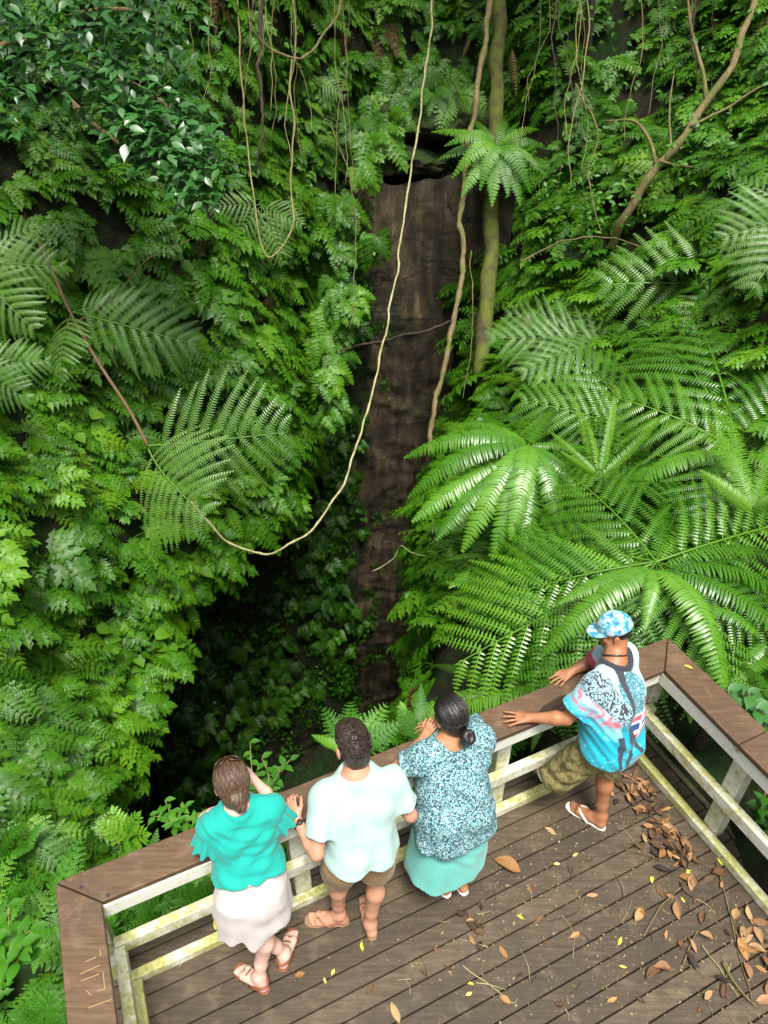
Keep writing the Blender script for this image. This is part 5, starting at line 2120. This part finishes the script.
def leaf_cluster(tb, rg, c, n, R, L, prof=(.08, .75, 1., .8, .35, .02), w=.26, flat=.6):
    for _ in range(n):
        p = c + rg.normal(0, 1, 3) * R
        d = nrm(rg.normal(0, 1, 3) * V3(1, 1, .4) + V3(0, -.25, -.25))
        nv = nrm(V3(rg.normal(0, .45) * flat / .6, rg.normal(0, .45) * flat / .6 - .3, 1))
        l = L * rg.uniform(.7, 1.25)
        blade(tb, p, d, nv, l, l * w, prof, .18, .12, rg.uniform(.1, .9))


rgt = np.random.default_rng(31)
# mossy trunk on the right of the rock
b0 = at(484, 398, 10.6)
t1 = tag(empty('mossy_tree', b0), 'slim mossy tree trunk standing just right of the bare rock', 'tree')
m = MB()
top = at(503, -60, 10.9)
pts = [b0 - V3(0, 0, .4), b0, at(484, 340, 10.6), at(489, 270, 10.6), at(491, 190, 10.7), at(496, 100, 10.8), at(499, 30, 10.9), top, top + V3(.1, .2, 2.5)]
limb(m, pts, .125, .105, 40, 12, .07)
m.build('trunk', M['bark_moss'], t1, smooth=True)
tb = TB()
for _ in range(26): leaf_cluster(tb, rgt, top + V3(.1, .2, 2.6) + rgt.normal(0, 1, 3) * V3(1.2, 1.0, .5), 26, .22, .16)
V_, F_, T_ = tb.get()
mk('crown', V_, F_, M['leaf_gloss'], t1, None, True, {'tint': T_})
# epiphyte fern on it
c = at(497, 150, 10.5)
fr = [('nest', c, at(x, y, d), (0, -.6, .8), 1.1) for x, y, d in ((432, 132, 10.4), (438, 160, 10.1), (452, 178, 9.9), (548, 150, 10.3), (546, 176, 10), (530, 192, 9.9), (508, 196, 9.8), (480, 190, 9.9), (520, 122, 10.6), (470, 118, 10.6), (540, 130, 10.5), (445, 146, 10.0), (462, 196, 9.9), (520, 205, 9.9), (538, 166, 9.9), (492, 206, 9.8), (505, 116, 10.7))]
big_fern('nest_fern', c, "bird's-nest fern perched on the mossy trunk with strap-like fronds", 'fern', fr, trunk=0)
dry = tag(empty('dead_fronds', at(512, 60, 10.6)), 'brown dead frond hanging beside the mossy trunk', 'dead frond')
DR = arc(pinnate_frond(rgf, 15, .10, .009, .9), .1)
drm = tmesh('dry_frond', DR, M['dry_frond'])
for (x0, y0, x1, y1) in ((512, 50, 516, 96), (470, 40, 462, 58)):
    b_, t_ = at(x0, y0, 10.6), at(x1, y1, 10.5)
    o = link('frond', drm, None, dry)
    y = t_ - b_; L = np.linalg.norm(y); y /= L
    z = nrm(V3(0, -1, .1) - y * (V3(0, -1, .1) @ y)); x = np.cross(y, z)
    R = np.stack([x, y, z], 1) * L
    loc, rot, sca = Matrix([[*R[i], b_[i] - dry.location[i]] for i in range(3)] + [[0, 0, 0, 1]]).decompose()
    o.location, o.rotation_mode, o.rotation_quaternion, o.scale = loc, 'QUATERNION', rot, sca

# glossy broadleaf tree at upper left
b0 = at(58, 190, 8.9)
t2 = tag(empty('broadleaf_tree', b0), 'tan-barked broadleaf tree at upper left with shiny dark leaves', 'tree')
m = MB()
limb(m, [b0 - V3(.05, -.3, .5), b0, at(60, 120, 8.6), at(58, 60, 8.5), at(52, -30, 8.5), at(50, -30, 8.5) + V3(0, .1, 1.8)], .15, .09, 26, 10, .05)
m.build('trunk', M['bark_tan'], t2, smooth=True)
for pts in ([at(59, 130, 8.7), at(45, 152, 8.5), at(15, 152, 8.3), at(-30, 140, 8.2)], [at(58, 60, 8.5), at(110, 75, 8.0), at(160, 100, 7.6), at(200, 150, 7.3)], [at(56, 20, 8.5), at(100, 10, 7.9), at(150, 15, 7.4)],
            [at(58, 90, 8.5), at(90, 120, 8.1), at(130, 150, 7.8)], [at(57, 40, 8.5), at(20, 40, 7.8), at(-20, 60, 7.3)]):
    m = MB()
    limb(m, pts, .055, .018, 16, 7, .04)
    m.build('limb', M['bark_tan'], t2, smooth=True)
tb = TB()
for (x, y, d, n_, r) in ((20, 20, 7.6, 70, .30), (70, 10, 7.6, 80, .30), (125, 10, 7.4, 80, .28), (165, 25, 7.3, 50, .2), (100, 50, 7.6, 60, .25), (60, 60, 7.8, 50, .28), (10, 55, 7.4, 45, .22), (95, 70, 7.4, 50, .16),
                         (130, 95, 7.5, 60, .18), (155, 125, 7.4, 80, .16), (175, 150, 7.3, 80, .14), (195, 170, 7.2, 60, .12), (140, 140, 7.5, 60, .16), (185, 118, 7.5, 60, .14), (120, 120, 7.7, 40, .16), (210, 150, 7.3, 40, .1), (8, 105, 7.2, 26, .12),
                         (50, 30, 7.4, 40, .3), (150, 60, 7.6, 30, .2), (190, 195, 7.1, 16, .08), (10, 0, 7.2, 50, .3)):
    leaf_cluster(tb, rgt, at(x, y, d - 1.1), int(n_ * 2.0), r * 1.05, .13, flat=.3)
V_, F_, T_ = tb.get()
mk('crown', V_, F_, M['leaf_gloss'], t2, None, True, {'tint': T_})

# branching small tree at upper right
b0 = at(624, 222, 9.6)
t3 = tag(empty('branching_tree', b0), 'crooked pale-barked small tree leaning up to the right corner', 'tree')
m = MB()
limb(m, [b0 - V3(.1, -.2, .5), b0, at(640, 190, 9.4), at(656, 166, 9.3), at(676, 150, 9.2), at(704, 106, 9.1), at(732, 62, 9.1), at(756, -5, 9.2), at(770, -60, 9.4)], .065, .04, 36, 8, .05)
m.build('trunk', M['bark_tan'], t3, smooth=True)
for pts, r in (([at(706, 100, 9.1), at(700, 60, 9.2), at(690, 20, 9.3), at(684, -30, 9.4)], .03), ([at(656, 166, 9.3), at(650, 140, 9.3), at(634, 122, 9.4), at(606, 120, 9.6)], .028),
               ([at(690, 128, 9.1), at(720, 112, 9.0), at(750, 92, 8.9), at(790, 70, 8.8)], .022), ([at(672, 150, 9.2), at(670, 110, 9.3), at(672, 70, 9.5)], .016), ([at(660, 160, 9.2), at(690, 168, 9.1), at(720, 160, 9.0)], .016)):
    m = MB()
    limb(m, pts, r, r * .5, 16, 7, .04)
    m.build('limb', M['bark_tan'], t3, smooth=True)
tb = TB()
for (x, y, d, n_, r) in ((700, 135, 8.9, 70, .2), (730, 140, 8.8, 60, .22), (680, 165, 9.0, 40, .16), (745, 160, 8.9, 50, .2), (610, 110, 9.5, 30, .2), (672, 60, 9.4, 30, .2), (760, 70, 8.8, 40, .2), (640, 20, 9.6, 60, .35),
                         (720, 10, 9.3, 60, .35), (575, 40, 10.2, 60, .35), (540, 20, 10.8, 60, .4), (600, 185, 9.6, 90, .28), (560, 200, 10, 90, .28), (590, 225, 9.6, 60, .25), (640, 205, 9.4, 60, .2)):
    leaf_cluster(tb, rgt, at(x, y, d), n_, r, .085)
V_, F_, T_ = tb.get()
mk('crown', V_, F_, M['leaf_small'], t3, None, True, {'tint': T_})


def back_tree(px, py, d, r, label, lean=0., leaf='leaf_small'):
    b_, nn = hit(px, py)
    o = tag(empty('forest_tree', b_), label, 'tree', None)
    m = MB()
    inw = nrm((V3(-.6, 7.5, 0) - b_) * V3(1, 1, 0))
    tp = b_ + inw * .9 + V3(lean, .1, 5.2)  # crown sits out of view, leaned over the pit to shade its walls
    limb(m, [b_ - V3(0, 0, .5), b_, (b_ + tp) / 2 + V3(.06, 0, 0), tp], r, r * .7, 20, 9, .06)
    m.build('trunk', M['bark_dark'], o, smooth=True)
    tb = TB()
    for _ in range(20):
        leaf_cluster(tb, rgt, tp + rgt.normal(0, 1, 3) * V3(1.5, 1.3, .6), 22, .3, .24)
    V_, F_, T_ = tb.get()
    mk('crown', V_, F_, M[leaf], o, None, True, {'tint': T_})


back_tree(398, 34, 13, .10, 'thin dark trunk standing above the rock at the top of the slope')
back_tree(257, 74, 11, .10, 'dark shaggy trunk at the top left of the slope beside the curled vine')
back_tree(586, 60, 11, .08, 'dim dark trunk at the top of the slope left of the crooked tree')
back_tree(160, 60, 11, .07, 'dim slender trunk behind the shiny broadleaf tree', .2)
back_tree(322, 20, 12, .08, 'dim trunk at the top of the slope right of the curled vine')
back_tree(-60, 210, 9, .10, 'unseen tree added past the left edge whose crown shades the left wall')  # added out of view so its crown blocks sky light
back_tree(690, 30, 10, .08, 'dim trunk behind the crooked tree at the upper right')

# ------------------------------------------------------------------ vines
def vine(name, pts, r, mat, label, n=60, wob=.03, r1=None, group=None):
    wob *= 1.5
    P = spline([at(*q) for q in pts], n)
    for i in range(n):
        P[i] = P[i] + np.array(mnoise.noise_vector(Vector(P[i] * 2.6))) * wob + np.array(mnoise.noise_vector(Vector(P[i] * 9))) * wob * .25
    m = MB()
    rr = np.linspace(r, r1 or r * .8, n) * (1 + .22 * np.sin(np.arange(n) * 1.3) * np.sin(np.arange(n) * .37) + .12 * np.sin(np.arange(n) * 2.9 + 1))
    m.tube(P, rr, 8)
    o = m.build(name, M[mat], None, P[0], True)
    return tag(o, label, 'vine', group)


vine('hanging_vine', [(436, -40, 11.2), (432, 20, 11.1), (425, 80, 10.9), (414, 150, 10.6), (405, 215, 10.3), (396, 275, 10.1), (386, 330, 9.9), (374, 385, 9.6), (360, 432, 9.3), (345, 480, 9.0), (322, 520, 8.8), (298, 541, 8.6),
                      (266, 553, 8.3), (238, 546, 8.1), (210, 524, 7.9), (190, 500, 7.8)], .016, 'vine_pale', 'long pale vine hanging down the rock face and curving away to the left wall', 110, .03)
vine('hanging_vine', [(494, -40, 10.3), (488, 20, 10.3), (481, 75, 10.2), (472, 130, 10.2), (464, 190, 10.1), (461, 232, 10.1), (464, 270, 10.1), (455, 308, 10), (447, 350, 9.9), (440, 388, 9.9), (433, 425, 9.9), (430, 452, 9.9)], .043, 'bark_tan',
     'thick brown twisting vine hanging beside the mossy trunk', 90, .05, .035)
vine('looped_vine', [(256, -30, 9.6), (262, 20, 9.6), (264, 42, 9.5), (276, 53, 9.4), (298, 58, 9.4), (310, 52, 9.5), (322, 36, 9.6), (338, 12, 9.7), (345, -30, 9.8)], .020, 'bark_tan', 'tan vine drooping in a shallow curl at the top of the picture, upper left', 60, .02)
vine('looped_vine', [(291, 58, 9.4), (290, 90, 9.4), (294, 125, 9.4), (291, 160, 9.4), (292, 200, 9.4), (292, 225, 9.3), (284, 245, 9.3), (270, 257, 9.3), (262, 243, 9.3), (257, 215, 9.3), (250, 165, 9.4), (243, 110, 9.5), (240, 40, 9.6), (236, -30, 9.7)], .013, 'vine_green',
     'long thin vine hanging in a narrow loop left of the rock', 80, .02)
vine('hanging_vine', [(262, -20, 9.2), (259, 60, 9.2), (262, 130, 9.2), (258, 170, 9.3)], .03, 'bark_dark', 'dark ragged vine stub hanging beside the narrow loop', 40, .05, .012)
vine('rock_vine', [(452, 320, 10.6), (420, 332, 10.8), (390, 338, 11), (362, 345, 11), (340, 352, 10.8)], .022, 'bark_dark', 'thin dark vine lying across the bare rock face', 40, .04)
for pts, r, lb in (([(60, 330, 8.3), (110, 300, 8.4), (150, 262, 8.6), (190, 240, 9)], .010, 'thin bare stem slanting up through the ferns on the left wall'),
                   ([(520, 262, 9.6), (560, 240, 9.5), (602, 236, 9.4), (640, 246, 9.3)], .010, 'thin bare stem arching over the slope right of the mossy trunk'),
                   ([(330, 120, 10.6), (352, 190, 10.6), (356, 260, 10.4), (350, 330, 10.3)], .009, 'thin brown root hanging at the left edge of the bare rock'),
                   ([(574, 85, 9.6), (598, 130, 9.5), (588, 180, 9.5), (600, 232, 9.4)], .011, 'thin twisted stem left of the crooked small tree'),
                   ([(470, 250, 10.2), (474, 330, 10.1), (462, 400, 10.0)], .007, 'hair-thin root hanging beside the thick brown vine')):
    vine('thin_vine', pts, r, 'bark_tan', lb, 30, .03, r * .6)
rgv = np.random.default_rng(77)
for i in range(44):
    x = rgv.choice([rgv.uniform(60, 350), rgv.uniform(520, 768)])
    y1 = rgv.uniform(60, 230)
    d = rgv.uniform(8.6, 10.2)
    x2 = x + rgv.uniform(-14, 14)
    vine('aerial_root', [(x, -30, d), (x + rgv.uniform(-8, 8), y1 * .3, d), (x2, y1 * .7, d), (x2 + rgv.uniform(-6, 6), y1, d)], rgv.uniform(.003, .009), ['bark_tan', 'vine_green', 'bark_dark'][i % 3],
         'thin root dangling down among the leaves at the top of the slope', 24, .03, .004, 'roots dangling at the top of the slope')
tw = vine('bare_twig', [(372, 572, 8.6), (392, 560, 8.4), (400, 546, 8.2), (412, 552, 8.0), (425, 556, 7.9)], .008, 'vine_pale', 'bare whitish twig poking out over the dark pit from the right bank', 20, .02, .004)

# ------------------------------------------------------------------ plants round the deck
rgd = np.random.default_rng(13)
def deck_fern(t, n_, kind, L0, L1, cnt, label, group=None, z=None, elev=(.5, 1.1)):
    p = D(t, n_)
    p[2] = ground_z(p[0], p[1]) if z is None else z
    fr = radial(p, cnt, L0, L1, kind, elev, .25)
    return big_fern('ground_fern', p, label, 'fern', fr, group, 0)


LAB_L, GRP_L = 'fresh green fern growing on the ground at the left end of the deck', 'ferns left of the deck'
LAB_F, GRP_F = 'fresh green fern growing along the front of the deck under the railing', 'ferns along the front of the deck'
for i in range(70):
    t = rgd.uniform(-2.6, -.22); n_ = rgd.uniform(-1.7, 1.6)
    kind = rgd.choice(['sword', 'sword', 'sword', 'lobed'])
    deck_fern(t, n_, kind, .42, .75, int(rgd.integers(6, 10)), LAB_L, GRP_L)
for i in range(34):
    t = rgd.uniform(-.2, 3.4); n_ = rgd.uniform(.12, .85 + .1 * t)
    kind = rgd.choice(['sword', 'sword', 'lobed'])
    deck_fern(t, n_, kind, .35, .62, int(rgd.integers(6, 9)), LAB_F, GRP_F)
for i in range(14):
    t = rgd.uniform(TL + .3, TL + 1.6); n_ = rgd.uniform(-2.4, .3)
    deck_fern(t, n_, 'long', .6, .95, int(rgd.integers(7, 10)), 'dark comb-leaved fern growing on the ground behind the right railing', 'ferns right of the deck', elev=(.3, .9))
def tip_fern(base, tips, kind, label):
    fr = [(kind, base, q, (0, -.6, .8), 1.) for q in tips]
    return big_fern('ground_fern', base, label, 'fern', fr, None, 0)
b_ = at(420, 742, 5.6)
tip_fern(b_, [at(421, 684, 5.7), at(398, 706, 5.6), at(444, 700, 5.6)], 'sword', 'upright pale green fern frond rising behind the railing between the two middle people')
b_ = at(352, 752, 5.5)
tip_fern(b_, [at(322, 706, 5.7), at(350, 700, 5.8), at(388, 702, 5.7), at(312, 735, 5.5), at(402, 722, 5.5)], 'sword', 'bright feathery fern rising behind the railing by the head of the man in mint')
b_ = at(128, 838, 4.7)
tip_fern(b_, [at(98, 822, 4.6), at(112, 806, 4.7), at(140, 812, 4.6), at(126, 856, 4.4), at(150, 834, 4.5)], 'lime', 'lime-yellow fern standing out beyond the left corner of the railing')
b_ = at(44, 1050, 4.0)
tip_fern(b_, [at(52, 972, 3.9), at(10, 1000, 3.9), at(30, 985, 4.0)], 'sword', 'pale upright fern beside the left railing at the bottom of the picture')


def leafy_shrub(base, tops, L, label, mat='leaf_small', w=.26, n_=9):
    o = tag(empty('leafy_shrub', base), label, 'shrub')
    st, tb = MB(), TB()
    for tp in tops:
        pts = spline([base, mid(base, tp, .5) + rgd.normal(0, .03, 3), tp], 10)
        st.tube(pts, np.linspace(.008, .003, 10), 5)
        for k in range(n_):
            s = .3 + .7 * k / (n_ - 1)
            p = pts[min(9, int(s * 9.5))]
            a = k * 2.4 + rgd.uniform(-.3, .3)
            d = V3(math.cos(a), math.sin(a), .25)
            l = L * rgd.uniform(.7, 1.15) * (1.1 - .4 * s)
            blade(tb, p, d, nrm(V3(0, -.1, 1) - d * .3), l, l * w, (.06, .7, 1., .85, .4, .02), .2, .2, rgd.uniform(.3, .9))
    st.build('stem', M['vine_green'], o, smooth=True)
    V_, F_, T_ = tb.get()
    mk('foliage', V_, F_, M[mat], o, None, True, {'tint': T_})
    return o


leafy_shrub(at(262, 800, 5.3), [at(250, 742, 5.4), at(262, 758, 5.3), at(280, 770, 5.2), at(240, 775, 5.2), at(272, 790, 5.1), at(290, 760, 5.4)], .12, 'light green leafy shrub rising behind the railing between the two left people', 'fern_bright')
leafy_shrub(at(180, 830, 5.0), [at(165, 800, 5.0), at(185, 806, 5.0), at(200, 815, 4.9), at(150, 815, 4.9), at(172, 822, 4.8)], .10, 'low light green shrub beyond the railing left of the woman in teal', 'fern_bright')
leafy_shrub(at(15, 960, 4.2), [at(8, 905, 4.2), at(30, 930, 4.1), at(-5, 940, 4.0), at(20, 945, 4.0)], .16, 'broad-leaved light green shrub at the left edge near the deck', 'fern_bright')
leafy_shrub(at(772, 845, 4.8), [at(758, 800, 4.8), at(780, 805, 4.7), at(756, 822, 4.75), at(772, 818, 4.7), at(766, 792, 4.8)], .14, 'broad-leaved green shrub seen through the right railing', 'fern_bright')
leafy_shrub(at(738, 716, 4.9), [at(728, 690, 4.8), at(748, 692, 4.8), at(720, 706, 4.7), at(756, 708, 4.7)], .20, 'broad-leaved dark shrub just outside the right railing cap', 'leaf_gloss')
# ------------------------------------------------------------------ litter on the deck
rgl = np.random.default_rng(41)


def litter_mat(name, cols, rough=.7):
    t = NT(name)
    oi = t.n('ShaderNodeObjectInfo')
    v = t.coord()
    n1 = t.noise(v, 16, 4, .7)
    a = t.n('ShaderNodeMath', operation='MULTIPLY_ADD')
    t.l(n1, a.inputs[0]); a.inputs[1].default_value = .45
    b = t.n('ShaderNodeMath', operation='MULTIPLY_ADD')
    t.l(oi.outputs['Random'], b.inputs[0]); b.inputs[1].default_value = .65; b.inputs[2].default_value = -.05
    t.l(b.outputs[0], a.inputs[2])
    k = len(cols) - 1
    c = t.ramp(a.outputs[0], [(.15 + .7 * i / k, q) for i, q in enumerate(cols)])
    t.col(c, rough, .3)
    t.bump(n1, .4, .006)
    return t.m


M['leaf_dead'] = litter_mat('leaf_dead', [(.05, .025, .014), (.13, .065, .03), (.24, .13, .06), (.34, .21, .11)])
M['leaf_orange'] = litter_mat('leaf_orange', [(.20, .09, .03), (.30, .16, .055), (.36, .24, .12)])
M['leaf_yellow'] = litter_mat('leaf_yellow', [(.40, .38, .04), (.58, .52, .08), (.50, .46, .20)])
M['leaf_rot'] = litter_mat('leaf_rot', [(.018, .012, .010), (.05, .03, .018), (.11, .06, .03)])


def leaf_mesh(name, curl, wob, w, seed):
    r = np.random.default_rng(seed)
    nu, nv = 11, 7
    V = np.zeros((nu, nv, 3))
    ph = r.uniform(0, 6, 4)
    for i in range(nu):
        s = i / (nu - 1)
        wd = w * math.sin(math.pi * min(1, s * .96 + .03)) ** .8 * (1.05 - .25 * s)
        for j in range(nv):
            q = (j / (nv - 1) - .5) * 2
            a = q * curl
            rad = wd / max(curl, .05)
            x = rad * math.sin(a) if curl > .05 else q * wd
            z = rad * (1 - math.cos(a)) if curl > .05 else 0
            z += wob * (math.sin(5 * s + ph[0]) * .5 + math.sin(3.3 * q + 4 * s + ph[1]) * .5) + .25 * curl * .3 * (s - .5) ** 2
            V[i, j] = (x + .04 * math.sin(4 * s + ph[2]), s - .5, z)
    V = V.reshape(-1, 3)
    V[:, 2] -= V[:, 2].min()
    ids = np.arange(nu * nv).reshape(nu, nv)
    F = np.stack([ids[:-1, :-1], ids[1:, :-1], ids[1:, 1:], ids[:-1, 1:]], -1).reshape(-1, 4)
    n = len(V)
    st = np.array([(-.012, -.5, 0), (.012, -.5, 0), (.01, -.78, .03), (-.01, -.78, .03)]) + V3(V[nv // 2, 0] * 0, 0, V[nv // 2, 2])
    V = np.concatenate([V, st]); F = np.concatenate([F, [[n, n + 1, n + 2, n + 3]]])
    V2 = np.concatenate([V, V + V3(0, 0, .012)])
    F2 = np.concatenate([F[:, ::-1], F + len(V)])
    return mesh_from(name, V2, F2)


LM = {}
for mn in ('leaf_dead', 'leaf_orange', 'leaf_yellow', 'leaf_rot'):
    LM[mn] = []
    for i in range(5):
        me = leaf_mesh('fallen_leaf', [.25, .9, 1.3, .5, 1.0][i], [.05, .08, .10, .03, .07][i], [.20, .30, .26, .24, .34][i], 3 * i + 1)
        me.materials.append(M[mn])
        LM[mn].append(me)


def fallen(px, py, L, mat, label, group=None, v=None, z=.002, tilt=.15, ang=None):
    p = on_z(px, py, z)
    o = link('fallen_leaf', LM[mat][int(rgl.integers(5)) if v is None else v], None)
    o.location = p
    o.rotation_euler = (rgl.uniform(-tilt, tilt), rgl.uniform(-tilt, tilt), rgl.uniform(0, 6.28) if ang is None else ang)
    o.scale = (L, L, L)
    return tag(o, label, 'leaf', group)


fallen(507, 866, .185, 'leaf_orange', 'large crumpled tan-brown leaf lying right of the aqua skirt', v=4, ang=1.2, z=.006)
fallen(395, 1013, .12, 'leaf_orange', 'long tan leaf at the bottom edge of the deck', v=0, ang=.3)
fallen(362, 947, .06, 'leaf_yellow', "yellow leaf beside the bare heel of the man in mint", v=0)
fallen(503, 952, .085, 'leaf_orange', 'narrow orange leaf in the middle of the deck below the large brown leaf', v=0, ang=.4)
fallen(550, 831, .085, 'leaf_orange', "orange-tan leaf left of the white flip-flop of the man in the cap", v=3, ang=1.)
fallen(607, 786, .06, 'leaf_orange', 'small orange leaf by the corner post of the deck', v=3)
fallen(406, 764, .045, 'leaf_yellow', 'tiny yellow leaf lying on the brown railing cap between two heads', v=0, z=1.052)
fallen(688, 667, .06, 'leaf_yellow', 'small leaf lying on the right-hand railing cap', v=3, z=1.052)
fallen(592, 896, .08, 'leaf_dead', 'curled brown leaf in the middle of the deck', v=2, z=.006)
fallen(655, 972, .16, 'leaf_rot', 'dark curled bowl-shaped leaf towards the lower right of the deck', v=2, z=.01)
fallen(662, 968, .11, 'leaf_dead', 'brown leaf resting in the dark curled leaf', v=1, z=.03)
fallen(640, 911, .07, 'leaf_orange', 'small orange curled leaf right of centre on the deck', v=1)
fallen(215, 925, .06, 'leaf_yellow', 'yellow leaf against the bottom rail left of the white skirt', v=3)
for (x, y) in ((575, 855), (557, 864), (620, 941), (623, 967), (471, 984), (469, 994), (325, 981), (333, 972), (720, 862), (683, 900), (520, 917), (652, 880), (688, 873)):
    fallen(x, y, rgl.uniform(.035, .06), 'leaf_yellow', 'small yellow leaf fallen on the deck boards', 'small yellow leaves on the deck')
for (x, y) in ((571, 872), (540, 919), (448, 968), (480, 946), (548, 942), (424, 974), (505, 1000), (560, 1005), (612, 1000), (700, 1010), (725, 990), (575, 935), (520, 975), (436, 950), (370, 990), (300, 975), (590, 860), (640, 1000),
               (530, 890), (666, 935), (612, 915)):
    fallen(x, y, rgl.uniform(.035, .075), rgl.choice(['leaf_dead', 'leaf_orange', 'leaf_dead', 'leaf_rot']), 'small brown leaf fallen on the deck boards', 'small brown leaves on the deck')
# drift along the right railing
for i in range(95):
    n_ = -rgl.uniform(.33, 1.05)
    t = TL - .29 - abs(rgl.normal(0, .13)) - .05 * (n_ < -.7)
    p = D(t, n_)
    x, y, d = project(p)
    fallen(float(x[0]), float(y[0]), rgl.uniform(.05, .12), rgl.choice(['leaf_dead', 'leaf_dead', 'leaf_rot', 'leaf_rot', 'leaf_orange']), 'dry curled leaf in the drift along the foot of the right railing', 'leaves drifted along the right railing',
           z=rgl.uniform(.004, .035), tilt=.5)
for i in range(60):
    p = D(TL - .30 - abs(rgl.normal(0, .32)), -rgl.uniform(1.05, 2.0))
    x, y, d = project(p)
    fallen(float(x[0]), float(y[0]), rgl.uniform(.05, .13), rgl.choice(['leaf_dead', 'leaf_orange', 'leaf_rot', 'leaf_dead']), 'dry leaf in the scatter at the lower right of the deck', 'leaves at the lower right of the deck',
           z=rgl.uniform(.004, .02), tilt=.35)
for i in range(12):
    fallen(475 + rgl.normal(0, 6), 925 + rgl.normal(0, 13), rgl.uniform(.04, .08), rgl.choice(['leaf_rot', 'leaf_rot', 'leaf_dead']), 'dark rotting leaf in the clump below the aqua skirt', 'dark leaf clump below the aqua skirt', z=rgl.uniform(.003, .02), tilt=.5)


def twig(pts, r, label, mat='bark_tan', group=None):
    P = spline([on_z(x, y, .006 + r) for x, y in pts], 20)
    for i in range(20):
        P[i] = P[i] + np.array(mnoise.noise_vector(Vector(P[i] * 9))) * V3(.008, .008, .004)
    m = MB()
    m.tube(P, np.linspace(r, r * .5, 20), 6)
    return tag(m.build('twig', M[mat], None, P[0], True), label, 'twig', group)


twig([(643, 936), (662, 905), (690, 880)], .006, 'long pale twig lying across the boards right of centre')
twig([(716, 862), (728, 905), (738, 950), (752, 1000)], .006, 'long brown twig near the right railing, lower right', 'bark_tan')
twig([(722, 962), (740, 990), (756, 1006)], .011, 'thick broken stick at the lower right corner of the deck')
twig([(702, 945), (722, 972), (738, 996)], .005, 'thin pale stick beside the thick broken stick', 'vine_pale')
twig([(463, 966), (490, 985), (512, 1002), (518, 998)], .004, 'thin curved pale twig near the middle bottom of the deck', 'vine_pale')
twig([(205, 940), (193, 952), (178, 968)], .004, 'straw lying at the left of the deck under the rails', 'vine_pale')
twig([(683, 965), (690, 945), (698, 930)], .006, 'short stick lying left of the long brown twig')
for i in range(46):
    x, y = rgl.uniform(400, 740), rgl.uniform(850, 1010)
    a = rgl.uniform(0, 6.28); l = rgl.uniform(10, 32)
    if x > 660 and y < 850 + (x - 640) * .6: continue
    twig([(x, y), (x + l * .5 * math.cos(a) + 2, y + l * .5 * math.sin(a)), (x + l * math.cos(a), y + l * math.sin(a))], rgl.uniform(.0015, .0035), 'thin dry stalk fallen on the deck boards', ['vine_pale', 'bark_dark', 'bark_tan'][i % 3], 'dry stalks on the deck')
tb = TB()
for i in range(2200):
    t = TL - .3 - abs(rgl.normal(0, 1.3)); n_ = -rgl.uniform(.3, 2.2)
    if t < .25: continue
    p = D(t, n_, .003 + rgl.uniform(0, .003))
    a = rgl.uniform(0, 6.28)
    l = rgl.uniform(.006, .022)
    blade(tb, p, V3(math.cos(a), math.sin(a), .05), V3(rgl.normal(0, .15), rgl.normal(0, .15), 1), l, l * rgl.uniform(.12, .35), (.3, 1., .7, .05), .1, 0, rgl.random())
V_, F_, T_ = tb.get()
M['chaff'] = leaf_mat('chaff', (.03, .02, .012), (.16, .11, .05), (.42, .36, .20), .8, .05, .2)
tag(mk('leaf_litter', V_, F_, M['chaff'], None, None, True, {'tint': T_}), kind='stuff')
# ------------------------------------------------------------------ camera, light
cam = bpy.data.cameras.new('camera')
co = bpy.data.objects.new('camera', cam)
COL.objects.link(co)
co.location = (0, 0, CAM_H)
co.rotation_euler = (math.radians(90) - PITCH, 0, 0)
cam.sensor_fit = 'VERTICAL'
cam.sensor_height = 24
cam.lens = F_PX / 1024 * 24
cam.clip_end = 400
SC.camera = co

SUN_EL, SUN_AZ = math.radians(70), math.radians(165)    # azimuth clockwise from +Y
w = bpy.data.worlds.new('World')
SC.world = w
w.use_nodes = True
nt = w.node_tree
bg = nt.nodes['Background']
sky = nt.nodes.new('ShaderNodeTexSky')
sky.sky_type = 'NISHITA'
sky.sun_disc = False
sky.sun_elevation = SUN_EL
sky.sun_rotation = SUN_AZ
sky.air_density = 1.0
sky.dust_density = 4.0
hs = nt.nodes.new('ShaderNodeHueSaturation')
hs.inputs['Saturation'].default_value = .15            # overcast: the blue is veiled
nt.links.new(sky.outputs[0], hs.inputs['Color'])
nt.links.new(hs.outputs[0], bg.inputs['Color'])
bg.inputs['Strength'].default_value = .105
sl = bpy.data.lights.new('sun', 'SUN')
sl.energy = 2.4
sl.angle = math.radians(16)
sl.color = (1, .945, .84)
so = bpy.data.objects.new('sun', sl)
COL.objects.link(so)
dirv = Vector((math.sin(SUN_AZ) * math.cos(SUN_EL), math.cos(SUN_AZ) * math.cos(SUN_EL), math.sin(SUN_EL)))
so.rotation_euler = (-dirv).to_track_quat('-Z', 'Y').to_euler()
so.location = (0, 0, 20)
SC.view_settings.view_transform = 'Standard'
SC.view_settings.look = 'None'
SC.view_settings.exposure = 1.35
SC.view_settings.gamma = 1
SC.view_settings.use_curve_mapping = False
cy = SC.cycles
cy.max_bounces = 6
cy.diffuse_bounces = 3
cy.glossy_bounces = 2
cy.transmission_bounces = 3
cy.transparent_max_bounces = 4
cy.use_denoising = True
cy.sample_clamp_indirect = 4
SC.render.use_persistent_data = False
